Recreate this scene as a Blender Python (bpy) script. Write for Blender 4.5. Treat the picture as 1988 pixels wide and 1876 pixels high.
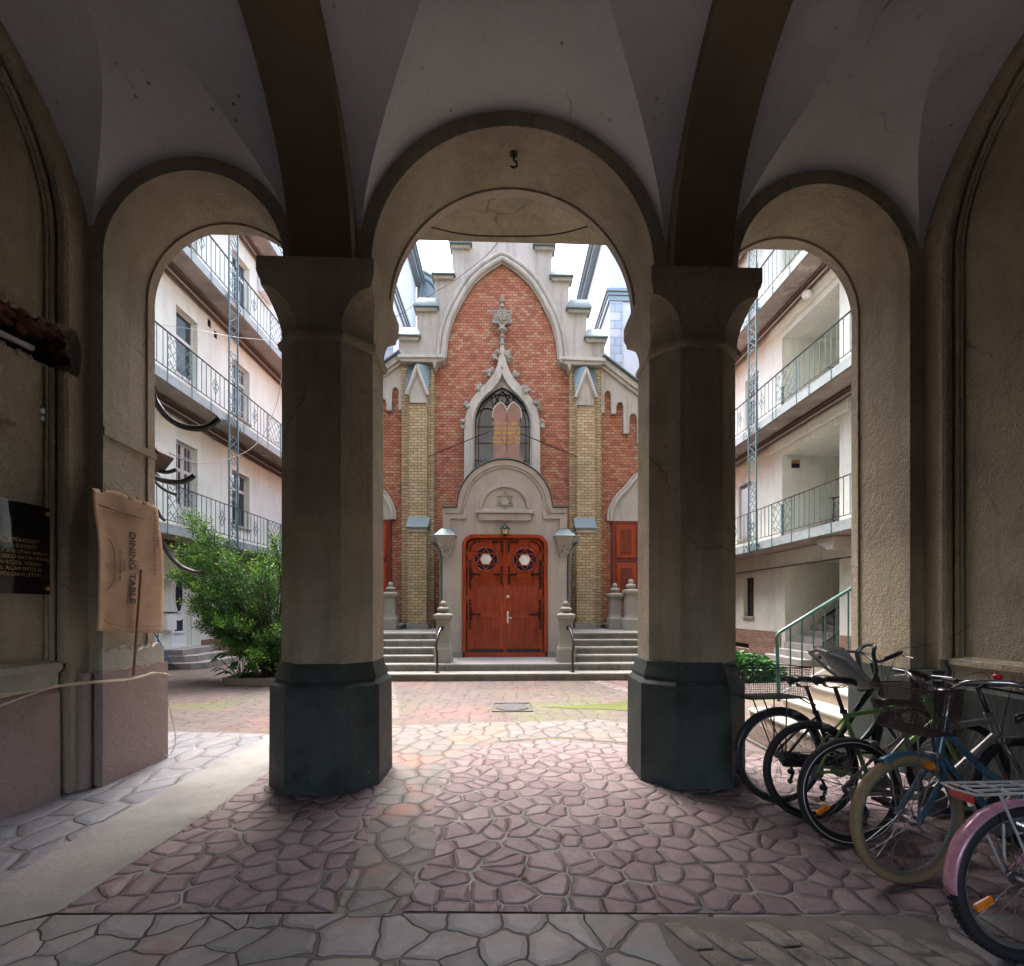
import bpy, bmesh, math, random
from math import sin, cos, pi, sqrt, radians, atan2
from mathutils import Vector, Matrix
random.seed(7)
for o in list(bpy.data.objects): bpy.data.objects.remove(o)
scene = bpy.context.scene
COL = scene.collection

# ---------------- camera
F, CX, HY, VP, EYE = 950.0, 1015.0, 1180.0, 981.0, 1.45
TH = math.atan((CX - VP) / F)
cam_d = bpy.data.cameras.new('camera'); cam = bpy.data.objects.new('camera', cam_d); COL.objects.link(cam)
cam.location = (0, 0, EYE); cam.rotation_euler = (pi/2, 0, -TH)
cam_d.sensor_fit = 'HORIZONTAL'; cam_d.sensor_width = 36; cam_d.lens = 36*F/1988
cam_d.shift_x = (994 - CX)/1988; cam_d.shift_y = (HY - 938)/1988
cam_d.clip_start = 0.05; cam_d.clip_end = 500
scene.camera = cam

# ---------------- sky, sun, exposure
w = bpy.data.worlds.new('World'); scene.world = w; w.use_nodes = True
nt = w.node_tree; bg = nt.nodes['Background']
sky = nt.nodes.new('ShaderNodeTexSky'); sky.sky_type = 'NISHITA'; sky.sun_disc = False
SUN_EL, SUN_AZ = radians(68), radians(-25)
sky.sun_elevation = SUN_EL; sky.sun_rotation = SUN_AZ; sky.air_density = 1.0; sky.dust_density = 4.0; sky.ozone_density = 1.0
hs = nt.nodes.new('ShaderNodeHueSaturation'); hs.inputs['Saturation'].default_value = 0.85; hs.inputs['Value'].default_value = 1.25
nt.links.new(sky.outputs[0], hs.inputs['Color']); nt.links.new(hs.outputs[0], bg.inputs['Color'])
bg.inputs['Strength'].default_value = 0.15
sun_d = bpy.data.lights.new('sun', 'SUN'); sun_d.energy = 0.7; sun_d.angle = radians(20); sun_d.color = (1, 0.985, 0.96)
sun = bpy.data.objects.new('sun', sun_d); COL.objects.link(sun)
_sd = Vector((sin(SUN_AZ)*cos(SUN_EL), cos(SUN_AZ)*cos(SUN_EL), sin(SUN_EL)))
sun.rotation_euler = _sd.to_track_quat('Z', 'Y').to_euler()
scene.view_settings.view_transform = 'Standard'; scene.view_settings.look = 'None'
scene.view_settings.gamma = 1.0; scene.view_settings.exposure = 2.95
scene.cycles.use_denoising = True
scene.cycles.max_bounces = 10; scene.cycles.diffuse_bounces = 6; scene.cycles.glossy_bounces = 3
scene.cycles.transparent_max_bounces = 8; scene.cycles.sample_clamp_indirect = 8
scene.cycles.caustics_reflective = False; scene.cycles.caustics_refractive = False

# ---------------- measuring helpers: a pixel of the photograph and a known plane give a point of the place
def at(px, py, X=None, Y=None, Z=None):
    a = (px-CX)/F; b = (HY-py)/F; s, c = sin(TH), cos(TH)
    dx, dy, dz = a*c+s, c-a*s, b
    t = X/dx if X is not None else Y/dy if Y is not None else (Z-EYE)/dz
    return Vector((dx*t, dy*t, EYE+dz*t))
def z1(x, y, Y): p = at(729+.2826*x, 430.8+.2826*y, Y=Y); return (p.x, p.z)
def z2(x, y, Y): p = at(729+.2667*x, 894.6+.2667*y, Y=Y); return (p.x, p.z)

# ---------------- mesh builder
class MB:
    def __init__(s): s.v = []; s.f = []; s.tint = []
    def add(s, vs, fs):
        n = len(s.v); s.v += [tuple(p) for p in vs]; s.f += [tuple(i+n for i in f) for f in fs]; return s
    def box(s, x0, x1, y0, y1, za, zb):
        return s.add([(x0,y0,za),(x1,y0,za),(x1,y1,za),(x0,y1,za),(x0,y0,zb),(x1,y0,zb),(x1,y1,zb),(x0,y1,zb)],
                     [(0,3,2,1),(4,5,6,7),(0,1,5,4),(1,2,6,5),(2,3,7,6),(3,0,4,7)])
    def obox(s, c, u, v, w_):            # oriented box: centre and half-vectors
        c, u, v, w_ = Vector(c), Vector(u), Vector(v), Vector(w_)
        P = [c-u-v-w_, c+u-v-w_, c+u+v-w_, c-u+v-w_, c-u-v+w_, c+u-v+w_, c+u+v+w_, c-u+v+w_]
        return s.add(P, [(0,3,2,1),(4,5,6,7),(0,1,5,4),(1,2,6,5),(2,3,7,6),(3,0,4,7)])
    def prism(s, poly, d0, d1, ax='y'):  # poly in the two other axes (x,z) / (y,z) / (x,y)
        n = len(poly)
        if ax == 'y': A = [(p[0], d0, p[1]) for p in poly]; B = [(p[0], d1, p[1]) for p in poly]
        elif ax == 'x': A = [(d0, p[0], p[1]) for p in poly]; B = [(d1, p[0], p[1]) for p in poly]
        else: A = [(p[0], p[1], d0) for p in poly]; B = [(p[0], p[1], d1) for p in poly]
        return s.add(A+B, [tuple(range(n)), tuple(range(2*n-1, n-1, -1))] + [(i, n+i, n+(i+1) % n, (i+1) % n) for i in range(n)])
    def tube(s, pts, r, n=8, closed=False, flat=None):
        pts = [Vector(p) for p in pts]; m = len(pts)
        rs = r if isinstance(r, (list, tuple)) else [r]*m
        vs = []; fs = []; up = None
        for i, p in enumerate(pts):
            if closed: t = pts[(i+1) % m]-pts[i-1]
            else: t = pts[min(i+1, m-1)]-pts[max(i-1, 0)]
            if t.length < 1e-9: t = Vector((0, 0, 1))
            t.normalize()
            if up is None:
                up = Vector((0, 0, 1)) if abs(t.z) < .9 else Vector((1, 0, 0))
            a = (up - t*up.dot(t))
            if a.length < 1e-6: a = t.orthogonal()
            a.normalize(); b = t.cross(a); up = a
            fa, fb = flat if flat else (1, 1)
            for k in range(n):
                q = 2*pi*(k+.5)/n
                vs.append(p + a*(cos(q)*rs[i]*fa) + b*(sin(q)*rs[i]*fb))
        for i in range(m if closed else m-1):
            j = (i+1) % m
            for k in range(n): fs.append((i*n+k, i*n+(k+1) % n, j*n+(k+1) % n, j*n+k))
        if not closed: fs += [tuple(range(n-1, -1, -1)), tuple((m-1)*n+k for k in range(n))]
        return s.add(vs, fs)
    def lathe(s, prof, c=(0, 0, 0), n=16, ax='z'):
        vs = []; fs = []; m = len(prof)
        for r, h in prof:
            for k in range(n):
                q = 2*pi*k/n; a, b = r*cos(q), r*sin(q)
                p = (a, b, h) if ax == 'z' else (a, h, b) if ax == 'y' else (h, a, b)
                vs.append((p[0]+c[0], p[1]+c[1], p[2]+c[2]))
        for i in range(m-1):
            for k in range(n): fs.append((i*n+k, i*n+(k+1) % n, (i+1)*n+(k+1) % n, (i+1)*n+k))
        fs += [tuple(range(n-1, -1, -1)), tuple((m-1)*n+k for k in range(n))]
        return s.add(vs, fs)
    def torus(s, c, R, r, ax='y', N=48, n=8, squash=1.0):
        c = Vector(c); P = []
        for k in range(N):
            q = 2*pi*k/N
            P.append(c + Vector({'y': (cos(q)*R, 0, sin(q)*R), 'x': (0, cos(q)*R, sin(q)*R), 'z': (cos(q)*R, sin(q)*R, 0)}[ax]))
        return s.tube(P, r, n, closed=True)
    def blob(s, c, r, n=8, m=5, sc=(1, 1, 1)):
        vs = []; fs = []
        for i in range(m+1):
            a = pi*i/m
            for k in range(n):
                q = 2*pi*k/n
                vs.append((c[0]+r*sc[0]*sin(a)*cos(q), c[1]+r*sc[1]*sin(a)*sin(q), c[2]+r*sc[2]*cos(a)))
        for i in range(m):
            for k in range(n): fs.append((i*n+k, (i+1)*n+k, (i+1)*n+(k+1) % n, i*n+(k+1) % n))
        return s.add(vs, fs)
    def loft(s, rings):
        n = len(rings[0]); vs = [p for r in rings for p in r]; fs = []
        for i in range(len(rings)-1):
            for k in range(n): fs.append((i*n+k, i*n+(k+1) % n, (i+1)*n+(k+1) % n, (i+1)*n+k))
        fs += [tuple(range(n-1, -1, -1)), tuple((len(rings)-1)*n+k for k in range(n))]
        return s.add(vs, fs)
    def xf(s, M):
        s.v = [tuple(M @ Vector(p)) for p in s.v]; return s

def wloc(o):
    p = Vector((0, 0, 0))
    while o is not None: p += o.location; o = o.parent
    return p
def obj(name, mb, mat, parent=None, local=False, smooth=35, bevel=0, label=None, cat=None, group=None, kind=None, loc=None, tint=None):
    me = bpy.data.meshes.new(name)
    o = bpy.data.objects.new(name, me)
    v = mb.v
    if not local:
        base = wloc(parent) if parent else Vector((0, 0, 0))
        if loc is None:
            xs = [p[0] for p in v]; ys = [p[1] for p in v]; zs = [p[2] for p in v]
            L = Vector(((min(xs)+max(xs))/2, (min(ys)+max(ys))/2, min(zs)))
        else: L = Vector(loc)
        v = [(p[0]-L.x, p[1]-L.y, p[2]-L.z) for p in v]
        o.location = L-base
    me.from_pydata(v, [], mb.f); me.update()
    bm = bmesh.new(); bm.from_mesh(me); bmesh.ops.remove_doubles(bm, verts=bm.verts, dist=1e-5) if tint is None else None
    if tint is None: bmesh.ops.recalc_face_normals(bm, faces=bm.faces)
    bm.to_mesh(me); bm.free()
    if tint is not None:
        at_ = me.color_attributes.new('tint', 'FLOAT_COLOR', 'POINT')
        for i, t in enumerate(tint): at_.data[i].color = (t, t, t, 1)
    if smooth:
        me.polygons.foreach_set('use_smooth', [True]*len(me.polygons)); me.set_sharp_from_angle(angle=radians(smooth))
    me.materials.append(mat)
    COL.objects.link(o)
    if parent: o.parent = parent
    if bevel:
        b = o.modifiers.new('bevel', 'BEVEL'); b.width = bevel; b.segments = 2; b.limit_method = 'ANGLE'; b.angle_limit = radians(35)
    tag(o, label, cat, group, kind); return o
def tag(o, label=None, cat=None, group=None, kind=None):
    if label: o['label'] = label
    if cat: o['category'] = cat
    if group: o['group'] = group
    if kind: o['kind'] = kind
    return o
def thing(name, loc, label, cat, rz=0, group=None):
    o = bpy.data.objects.new(name, None); COL.objects.link(o); o.location = loc; o.rotation_euler = (0, 0, rz)
    o.empty_display_size = .2
    return tag(o, label, cat, group)
def emp(name, loc, parent):
    o = bpy.data.objects.new(name, None); COL.objects.link(o); o.location = Vector(loc)-wloc(parent); o.parent = parent; return o
def text(name, s, size, mat, parent, M, extrude=.001, align='CENTER', bold=0):
    c = bpy.data.curves.new(name, 'FONT'); c.body = s; c.size = size; c.align_x = align; c.extrude = extrude; c.offset = bold
    t = bpy.data.objects.new(name, c); COL.objects.link(t)
    me = bpy.data.meshes.new_from_object(t.evaluated_get(bpy.context.evaluated_depsgraph_get()))
    bpy.data.objects.remove(t)
    me.transform(M); me.materials.clear(); me.materials.append(mat)
    o = bpy.data.objects.new(name, me); COL.objects.link(o)
    if parent: o.parent = parent; me.transform(Matrix.Translation(-wloc(parent)))
    return o
def spline(pts, n=8):
    P = [Vector(p) for p in pts]; out = []
    for i in range(len(P)-1):
        a = P[max(i-1, 0)]; b = P[i]; c = P[i+1]; d = P[min(i+2, len(P)-1)]
        for k in range(n):
            t = k/n
            out.append(.5*((2*b)+(c-a)*t+(2*a-5*b+4*c-d)*t*t+(3*b-a-3*c+d)*t**3))
    return out+[P[-1]]
def arc(cx, cy, r, a0, a1, n=32):
    return [(cx+r*cos(radians(a0+(a1-a0)*i/n)), cy+r*sin(radians(a0+(a1-a0)*i/n))) for i in range(n+1)]

# ---------------- materials
class NT:
    def __init__(s, name):
        s.m = bpy.data.materials.new(name); s.m.use_nodes = True; s.t = s.m.node_tree; s.b = s.t.nodes['Principled BSDF']
        tc = s.t.nodes.new('ShaderNodeTexCoord'); s.co = tc.outputs['Object']
        g = s.t.nodes.new('ShaderNodeNewGeometry'); s.pos = g.outputs['Position']
    def n(s, ty, **kw):
        nd = s.t.nodes.new('ShaderNode'+ty)
        for k, v in kw.items():
            if k.startswith('i_'):
                nd.inputs[k[2:].replace('_', ' ')].default_value = v
            else: setattr(nd, k, v)
        return nd
    def l(s, a, b): s.t.links.new(a, b)
    def math(s, op, a, b=None, c=None):
        nd = s.n('Math', operation=op)
        for i, x in enumerate((a, b, c)):
            if x is None: continue
            if isinstance(x, (int, float)): nd.inputs[i].default_value = x
            else: s.l(x, nd.inputs[i])
        return nd.outputs[0]
    def noise(s, scale, detail=6, rough=.6, vec=None, dist=0):
        nd = s.n('TexNoise'); nd.inputs['Scale'].default_value = scale; nd.inputs['Detail'].default_value = detail
        nd.inputs['Roughness'].default_value = rough; nd.inputs['Distortion'].default_value = dist
        s.l(vec if vec is not None else s.pos, nd.inputs['Vector']); return nd.outputs['Fac']
    def ramp(s, fac, stops):
        nd = s.n('ValToRGB'); cr = nd.color_ramp
        while len(cr.elements) < len(stops): cr.elements.new(.5)
        for e, (p, c) in zip(cr.elements, stops):
            e.position = p; e.color = (c, c, c, 1) if isinstance(c, (int, float)) else (*c, 1)
        s.l(fac, nd.inputs[0]); return nd.outputs[0]
    def mix(s, fac, a, b, mode='MIX'):
        nd = s.n('Mix', data_type='RGBA', blend_type=mode)
        for x, k in ((fac, 0), (a, 6), (b, 7)):
            if isinstance(x, (int, float)): nd.inputs[k].default_value = x
            elif isinstance(x, tuple): nd.inputs[k].default_value = (*x, 1)
            else: s.l(x, nd.inputs[k])
        return nd.outputs[2]
    def map(s, vec, scale=(1, 1, 1), rot=(0, 0, 0)):
        nd = s.n('Mapping'); nd.inputs['Scale'].default_value = scale; nd.inputs['Rotation'].default_value = rot
        s.l(vec, nd.inputs['Vector']); return nd.outputs[0]
    def sep(s, vec):
        nd = s.n('SeparateXYZ'); s.l(vec, nd.inputs[0]); return nd.outputs
    def bump(s, h, strength=.5, dist=.01, nrm=None):
        nd = s.n('Bump'); nd.inputs['Strength'].default_value = strength; nd.inputs['Distance'].default_value = dist
        s.l(h, nd.inputs['Height'])
        if nrm is not None: s.l(nrm, nd.inputs['Normal'])
        s.l(nd.outputs[0], s.b.inputs['Normal']); return nd.outputs[0]
    def out(s, color=None, rough=.8, metal=0, spec=None):
        if color is not None:
            if isinstance(color, tuple): s.b.inputs['Base Color'].default_value = (*color, 1)
            else: s.l(color, s.b.inputs['Base Color'])
        if isinstance(rough, (int, float)): s.b.inputs['Roughness'].default_value = rough
        else: s.l(rough, s.b.inputs['Roughness'])
        s.b.inputs['Metallic'].default_value = metal
        if spec is not None: s.b.inputs['Specular IOR Level'].default_value = spec
        return s.m
def mul(c, k): return tuple(min(1, x*k) for x in c)

def plaster(name, c, grain=90, bstr=.6, stain=None, dist=.006, specks=0, wspecks=0, cracks=0, big=1.3, contrast=.22, streak=0, rough=.95):
    t = NT(name)
    n1 = t.noise(big, 5, .6); n2 = t.noise(grain, 3, .7)
    col = t.ramp(n1, [(.3, mul(c, 1-contrast)), (.55, c), (.8, mul(c, 1+contrast*.5))])
    col = t.mix(t.math('MULTIPLY', t.ramp(n2, [(.35, 1.0), (.6, 0.0)]), .25), col, mul(c, .55))
    if stain:
        n3 = t.noise(2.2, 8, .75); col = t.mix(t.ramp(n3, [(.56, 0.0), (.7, .75)]), col, stain)
    if streak:
        ns = t.noise(1, 6, .7, vec=t.map(t.pos, (6, 6, .5)))
        col = t.mix(t.math('MULTIPLY', t.ramp(ns, [(.5, 0.0), (.75, 1.0)]), streak), col, mul(c, .35))
    if specks:
        v = t.n('TexVoronoi'); v.inputs['Scale'].default_value = specks; t.l(t.pos, v.inputs['Vector'])
        sp = t.math('MULTIPLY', t.ramp(v.outputs['Distance'], [(.06, 1.0), (.19, 0.0)]), t.ramp(t.noise(1.7, 5, .7), [(.5, 0.0), (.64, 1.0)]))
        col = t.mix(sp, col, (.06, .045, .035))
    if specks or cracks:
        ck = t.n('TexVoronoi', feature='DISTANCE_TO_EDGE'); ck.inputs['Scale'].default_value = cracks or .9
        wv = t.n('VectorMath', operation='ADD'); t.l(t.pos, wv.inputs[0]); nz = t.n('TexNoise'); nz.inputs['Scale'].default_value = 3; nz.inputs['Detail'].default_value = 6; t.l(t.pos, nz.inputs['Vector'])
        sc_ = t.n('VectorMath', operation='SCALE'); sc_.inputs['Scale'].default_value = .35; t.l(nz.outputs['Color'], sc_.inputs[0]); t.l(sc_.outputs[0], wv.inputs[1]); t.l(wv.outputs[0], ck.inputs['Vector'])
        cm = t.math('MULTIPLY', t.ramp(ck.outputs['Distance'], [(0, 1.0), (.006, 0.0)]), t.ramp(t.noise(.8, 3), [(.5, 0.0), (.56, .6)]))
        col = t.mix(cm, col, (.08, .07, .06))
        col = t.mix(t.ramp(t.noise(1.3, 7, .7, dist=.8), [(.55, 0.0), (.72, .45)]), col, mul(c, .62))
    if wspecks:
        v = t.n('TexVoronoi'); v.inputs['Scale'].default_value = 15; t.l(t.pos, v.inputs['Vector'])
        sp = t.math('MULTIPLY', t.ramp(v.outputs['Distance'], [(.03, .8), (.10, 0.0)]), t.ramp(t.noise(9, 4, .8), [(.5, 0.0), (.6, 1.0)]))
        col = t.mix(sp, col, (.42, .42, .38))
    h = t.math('ADD', t.math('MULTIPLY', n2, .8), t.noise(grain*.33, 4, .6))
    t.bump(h, bstr, dist)
    return t.out(col, rough, 0, .2)

def brick(name, cols, mortar, wdt=.148, h=.0785, m=.009, bstr=.8):
    t = NT(name); x, y, z = t.sep(t.pos)
    u = t.math('ADD', x, y)
    wob = t.math('MULTIPLY', t.math('SUBTRACT', t.noise(5, 2), .5), .006)
    vv = t.math('DIVIDE', t.math('ADD', z, wob), h); row = t.math('FLOOR', vv)
    uu = t.math('ADD', t.math('DIVIDE', t.math('ADD', u, wob), wdt), t.math('MULTIPLY', t.math('MODULO', row, 2), .5))
    colm = t.math('FLOOR', uu); fx = t.math('FRACT', uu); fy = t.math('FRACT', vv)
    ex = t.math('MULTIPLY', t.math('MINIMUM', fx, t.math('SUBTRACT', 1, fx)), wdt)
    ey = t.math('MULTIPLY', t.math('MINIMUM', fy, t.math('SUBTRACT', 1, fy)), h)
    e = t.math('MINIMUM', ex, ey)
    mask = t.n('MapRange', interpolation_type='SMOOTHSTEP'); t.l(e, mask.inputs[0]); mask.inputs[1].default_value = m*.35; mask.inputs[2].default_value = m*.8
    cmb = t.n('CombineXYZ'); t.l(colm, cmb.inputs[0]); t.l(row, cmb.inputs[1])
    wn = t.n('TexWhiteNoise', noise_dimensions='2D'); t.l(cmb.outputs[0], wn.inputs['Vector'])
    k = len(cols); cr = t.ramp(wn.outputs['Value'], [(i/k+.001, c) for i, c in enumerate(cols)])
    cr.node.color_ramp.interpolation = 'CONSTANT'
    c = t.mix(t.math('MULTIPLY', t.ramp(t.noise(.9, 4), [(.35, 0.0), (.7, 1.0)]), .35), cr, mul(cols[0], .62))
    c = t.mix(t.math('MULTIPLY', t.ramp(t.noise(60, 3), [(.3, 1.0), (.6, 0.0)]), .3), c, mul(cols[0], .5))
    mo = t.mix(t.ramp(t.noise(3, 4), [(.4, 0.0), (.65, 1.0)]), mortar, mul(mortar, .5))
    c = t.mix(mask.outputs[0], mo, c)
    t.bump(t.math('ADD', mask.outputs[0], t.math('MULTIPLY', t.noise(70, 3), .25)), bstr, .008)
    return t.out(c, .9, 0, .2)

def flag(name, cols, mortar, scale=3.2, mw=.05, rand=1.0, bstr=1.0, bd=.035, dist=.12, big=None, aniso=(1, 1, 1), rough=.55, soft=.16, rot=0, patches=(), rnd=.17):
    t = NT(name); p = t.map(t.pos, aniso, (0, 0, rot))
    nn = t.n('TexNoise'); nn.inputs['Scale'].default_value = 2.5; nn.inputs['Detail'].default_value = 3; t.l(p, nn.inputs['Vector'])
    va = t.n('VectorMath', operation='SUBTRACT'); t.l(nn.outputs['Color'], va.inputs[0]); va.inputs[1].default_value = (.5, .5, .5)
    vs = t.n('VectorMath', operation='SCALE'); t.l(va.outputs[0], vs.inputs[0]); vs.inputs['Scale'].default_value = dist
    vv = t.n('VectorMath', operation='ADD'); t.l(p, vv.inputs[0]); t.l(vs.outputs[0], vv.inputs[1])
    e = t.n('TexVoronoi', feature='DISTANCE_TO_EDGE', voronoi_dimensions='2D'); f1 = t.n('TexVoronoi', voronoi_dimensions='2D')
    for q in (e, f1):
        q.inputs['Scale'].default_value = scale; q.inputs['Randomness'].default_value = rand; t.l(vv.outputs[0], q.inputs['Vector'])
    ed = t.math('ADD', e.outputs['Distance'], t.math('MULTIPLY', t.math('SUBTRACT', t.noise(14, 4, .65), .5), mw*.8))
    ed = t.math('SUBTRACT', ed, t.math('MULTIPLY', t.math('MAXIMUM', t.math('SUBTRACT', f1.outputs['Distance'], .44), 0), rnd))
    mk = t.ramp(ed, [(mw*.45, 0.0), (mw, 1.0)])
    sx = t.sep(f1.outputs['Color'])
    k = len(cols); c = t.ramp(sx[0], [((i+.5)/k, q) for i, q in enumerate(cols)])
    c = t.mix(t.math('MULTIPLY', t.ramp(t.noise(7, 7, .7, dist=.6), [(.35, 0.0), (.7, 1.0)]), .45), c, mul(cols[0], .6))
    c = t.mix(t.math('MULTIPLY', t.ramp(t.noise(1.1, 5, .7), [(.45, 0.0), (.7, 1.0)]), .45), c, big or mul(cols[-1], 1.25))
    for (pc, ns, lo, hi, amt) in patches:
        c = t.mix(t.math('MULTIPLY', t.ramp(t.noise(ns, 4, .6, vec=t.map(t.pos, (1, 1, 1), (0, 0, ns))), [(lo, 0.0), (hi, 1.0)]), amt), c, pc)
    c = t.mix(t.ramp(ed, [(mw, .12), (mw*3, 0.0)]), c, mul(cols[0], .6))
    c = t.mix(t.math('MULTIPLY', t.ramp(t.noise(230, 3, .8), [(.38, 1.0), (.55, 0.0)]), .4), c, mul(cols[0], .55))
    c = t.mix(t.ramp(t.noise(3.3, 9, .8, dist=.5), [(.58, 0.0), (.74, .4)]), c, (.36, .335, .32))
    c = t.mix(t.math('MULTIPLY', t.ramp(t.noise(120, 2), [(.62, 0.0), (.75, 1.0)]), .35), c, (.45, .43, .42))
    c = t.mix(mk, t.mix(t.ramp(t.noise(2.3, 4), [(.4, 0.0), (.6, 1.0)]), mortar, mul(mortar, .55)), c)
    hgt = t.math('ADD', t.ramp(ed, [(0, 0.0), (mw, .55), (soft, .92), (soft*2.5, 1.0)]), t.math('MULTIPLY', t.noise(9, 6, .6, dist=1.2), .22))
    hgt = t.math('ADD', hgt, t.math('MULTIPLY', t.noise(160, 2), .03))
    t.bump(hgt, bstr, bd)
    return t.out(c, t.ramp(t.noise(5, 5), [(.3, rough-.12), (.7, rough+.2)]), 0, .4)

def paint(name, c, rough=.45, metal=0, wear=None, var=.15, coat=0, ns=14, bstr=.05):
    t = NT(name); n1 = t.noise(ns, 5, .65, vec=t.co)
    col = t.ramp(n1, [(.3, mul(c, 1-var)), (.6, c), (.8, mul(c, 1+var))])
    if wear: col = t.mix(t.ramp(t.noise(9, 8, .8, vec=t.co), [(.6, 0.0), (.68, .8)]), col, wear)
    t.bump(t.noise(60, 3, vec=t.co), bstr, .003)
    m = t.out(col, t.ramp(n1, [(.3, max(.05, rough-.1)), (.7, min(1, rough+.1))]), metal)
    t.b.inputs['Coat Weight'].default_value = coat; return m

M = {}
M['plaster'] = plaster('plaster_beige', (.43, .375, .28), 55, 1.0, dist=.022, contrast=.3, streak=.45, stain=(.30, .26, .20), cracks=.55)
M['plaster_pink'] = plaster('plaster_jamb', (.47, .40, .32), 45, 1.0, dist=.02, contrast=.15)
M['vault'] = plaster('plaster_vault', (.54, .56, .59), 70, .7, specks=11, contrast=.12)
M['rib'] = plaster('plaster_rib_shaded', (.19, .15, .105), 70, .6, contrast=.2)  # same beige plaster, darkened in its colour for the shade on the ribs
M['green_base'] = plaster('painted_base', (.060, .072, .068), 80, .6, contrast=.5, rough=.6, wspecks=1, streak=.5, stain=(.10, .115, .108), big=2.5)
M['purple'] = plaster('purple_dado', (.34, .25, .235), 40, .9, dist=.012, contrast=.2)
M['lime'] = plaster('bare_lime', (.44, .42, .36), 30, .9, stain=(.28, .30, .25), dist=.02)
M['white_wall'] = plaster('courtyard_render', (.80, .84, .76), 35, .5, stain=(.60, .55, .46), contrast=.1, streak=.25)
M['white_wall_r'] = plaster('courtyard_render_right', (.75, .78, .70), 35, .5, stain=(.58, .54, .47), contrast=.12, streak=.3)
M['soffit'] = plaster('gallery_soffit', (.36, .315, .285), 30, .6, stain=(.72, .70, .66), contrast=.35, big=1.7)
M['stone'] = plaster('pale_render', (.48, .465, .43), 55, .35, stain=(.40, .385, .35), contrast=.2, streak=.6)
M['stone_porch'] = plaster('porch_render', (.45, .415, .385), 65, .5, stain=(.37, .33, .30), contrast=.16, streak=.3)
M['granite'] = plaster('granite_step', (.30, .30, .285), 140, .2, contrast=.2, stain=(.30, .29, .26), streak=.2)
M['granite_dark'] = plaster('granite_riser', (.24, .235, .20), 120, .25, contrast=.35, streak=.9)
M['newel'] = plaster('cast_stone', (.34, .33, .295), 90, .4, stain=(.30, .31, .24), contrast=.2)
M['concrete'] = plaster('concrete_screed', (.33, .315, .30), 90, .8, contrast=.3, stain=(.25, .215, .20), big=2.2, cracks=1.1)
M['step_riser'] = plaster('stair_riser', (.50, .40, .32), 60, .3, contrast=.2)
M['redstone'] = plaster('red_marble', (.33, .205, .175), 40, .15, stain=(.44, .33, .29), contrast=.25, big=3)
M['far_wall'] = plaster('far_white_wall', (.52, .53, .55), 10, .1, contrast=.04)
M['quoin'] = brick('grey_quoins', [(.36, .40, .45), (.42, .46, .5), (.5, .5, .5), (.36, .38, .42)], (.2, .22, .25), wdt=.62, h=.42, m=.02)
M['brick_red'] = brick('red_brick', [(.46, .19, .12), (.40, .155, .10), (.50, .245, .155), (.33, .13, .095), (.48, .21, .135), (.47, .31, .19), (.42, .17, .11)], (.085, .07, .06))
M['brick_yellow'] = brick('yellow_brick', [(.52, .41, .25), (.47, .36, .215), (.57, .46, .30), (.43, .33, .19), (.54, .43, .27)], (.075, .06, .045), wdt=.20, bstr=1)
M['brick_plinth'] = brick('plinth_brick', [(.34, .19, .14), (.28, .15, .11), (.40, .24, .18), (.31, .2, .16)], (.28, .25, .22), wdt=.22, h=.075, m=.012)
M['zinc'] = paint('zinc_sheet', (.125, .18, .19), .62, .15, wear=(.13, .17, .18), var=.08, ns=3)
M['zinc_dark'] = paint('aged_zinc', (.20, .235, .245), .5, .3, var=.2, ns=4)
M['teal'] = paint('teal_railing', (.10, .19, .20), .5, .1, wear=(.22, .2, .18))
M['teal_pale'] = paint('pale_teal_fascia', (.30, .345, .345), .6, .0, wear=(.24, .19, .165), var=.3, ns=5)
M['green_rail'] = paint('green_handrail', (.035, .115, .10), .4, .1, wear=(.12, .2, .18))
M['pipe_brown'] = paint('brown_pipe', (.115, .075, .06), .6, 0, var=.4, ns=4)
M['pipe_grey'] = paint('grey_pipe', (.45, .42, .40), .5)
M['iron'] = paint('black_iron', (.014, .014, .016), .38, .6, bstr=.2)
M['rubber'] = paint('black_rubber', (.018, .018, .02), .7)
M['rubber_tan'] = paint('tan_tyre', (.29, .205, .11), .75, var=.25, ns=20)
M['chrome'] = paint('chrome', (.75, .76, .78), .2, 1.0)
M['alu'] = paint('brushed_rim', (.42, .43, .45), .38, .9)
M['steel'] = paint('dull_steel', (.30, .30, .31), .4, .9)
M['black'] = paint('black_gloss', (.012, .013, .015), .35, .1, coat=.3)
M['black_matt'] = paint('black_matt', (.02, .02, .022), .65)
M['dkgreen'] = paint('dark_green_paint', (.015, .04, .04), .3, .2, coat=.5)
M['lime_green'] = paint('green_frame', (.20, .42, .12), .3, .1, coat=.4, var=.08)
M['blue_frame'] = paint('blue_frame', (.045, .13, .20), .32, .1, coat=.4, var=.08)
M['silver_frame'] = paint('silver_frame', (.32, .30, .29), .35, .7)
M['pink'] = paint('pink_fender', (.60, .27, .36), .28, .1, coat=.6, var=.05)
M['white_metal'] = paint('white_metal', (.62, .63, .62), .4, .2)
M['grey_plastic'] = paint('grey_plastic', (.33, .33, .33), .55)
M['dark_bar'] = paint('dark_brown_grip', (.05, .022, .018), .6)
M['basket_brown'] = paint('brown_mesh', (.06, .035, .035), .5, .3)
M['orange'] = paint('orange_reflector', (.95, .25, .01), .25, coat=.6)
M['red_reflector'] = paint('red_reflector', (.55, .01, .01), .25, coat=.6)
M['white_pvc'] = paint('white_door', (.78, .80, .82), .35, var=.03)
M['win_white'] = paint('window_white', (.66, .65, .62), .5, wear=(.48, .44, .38))
M['brass'] = paint('brass', (.60, .36, .10), .3, .95)
M['blue_plastic'] = paint('blue_plastic', (.03, .16, .42), .4)
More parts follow.
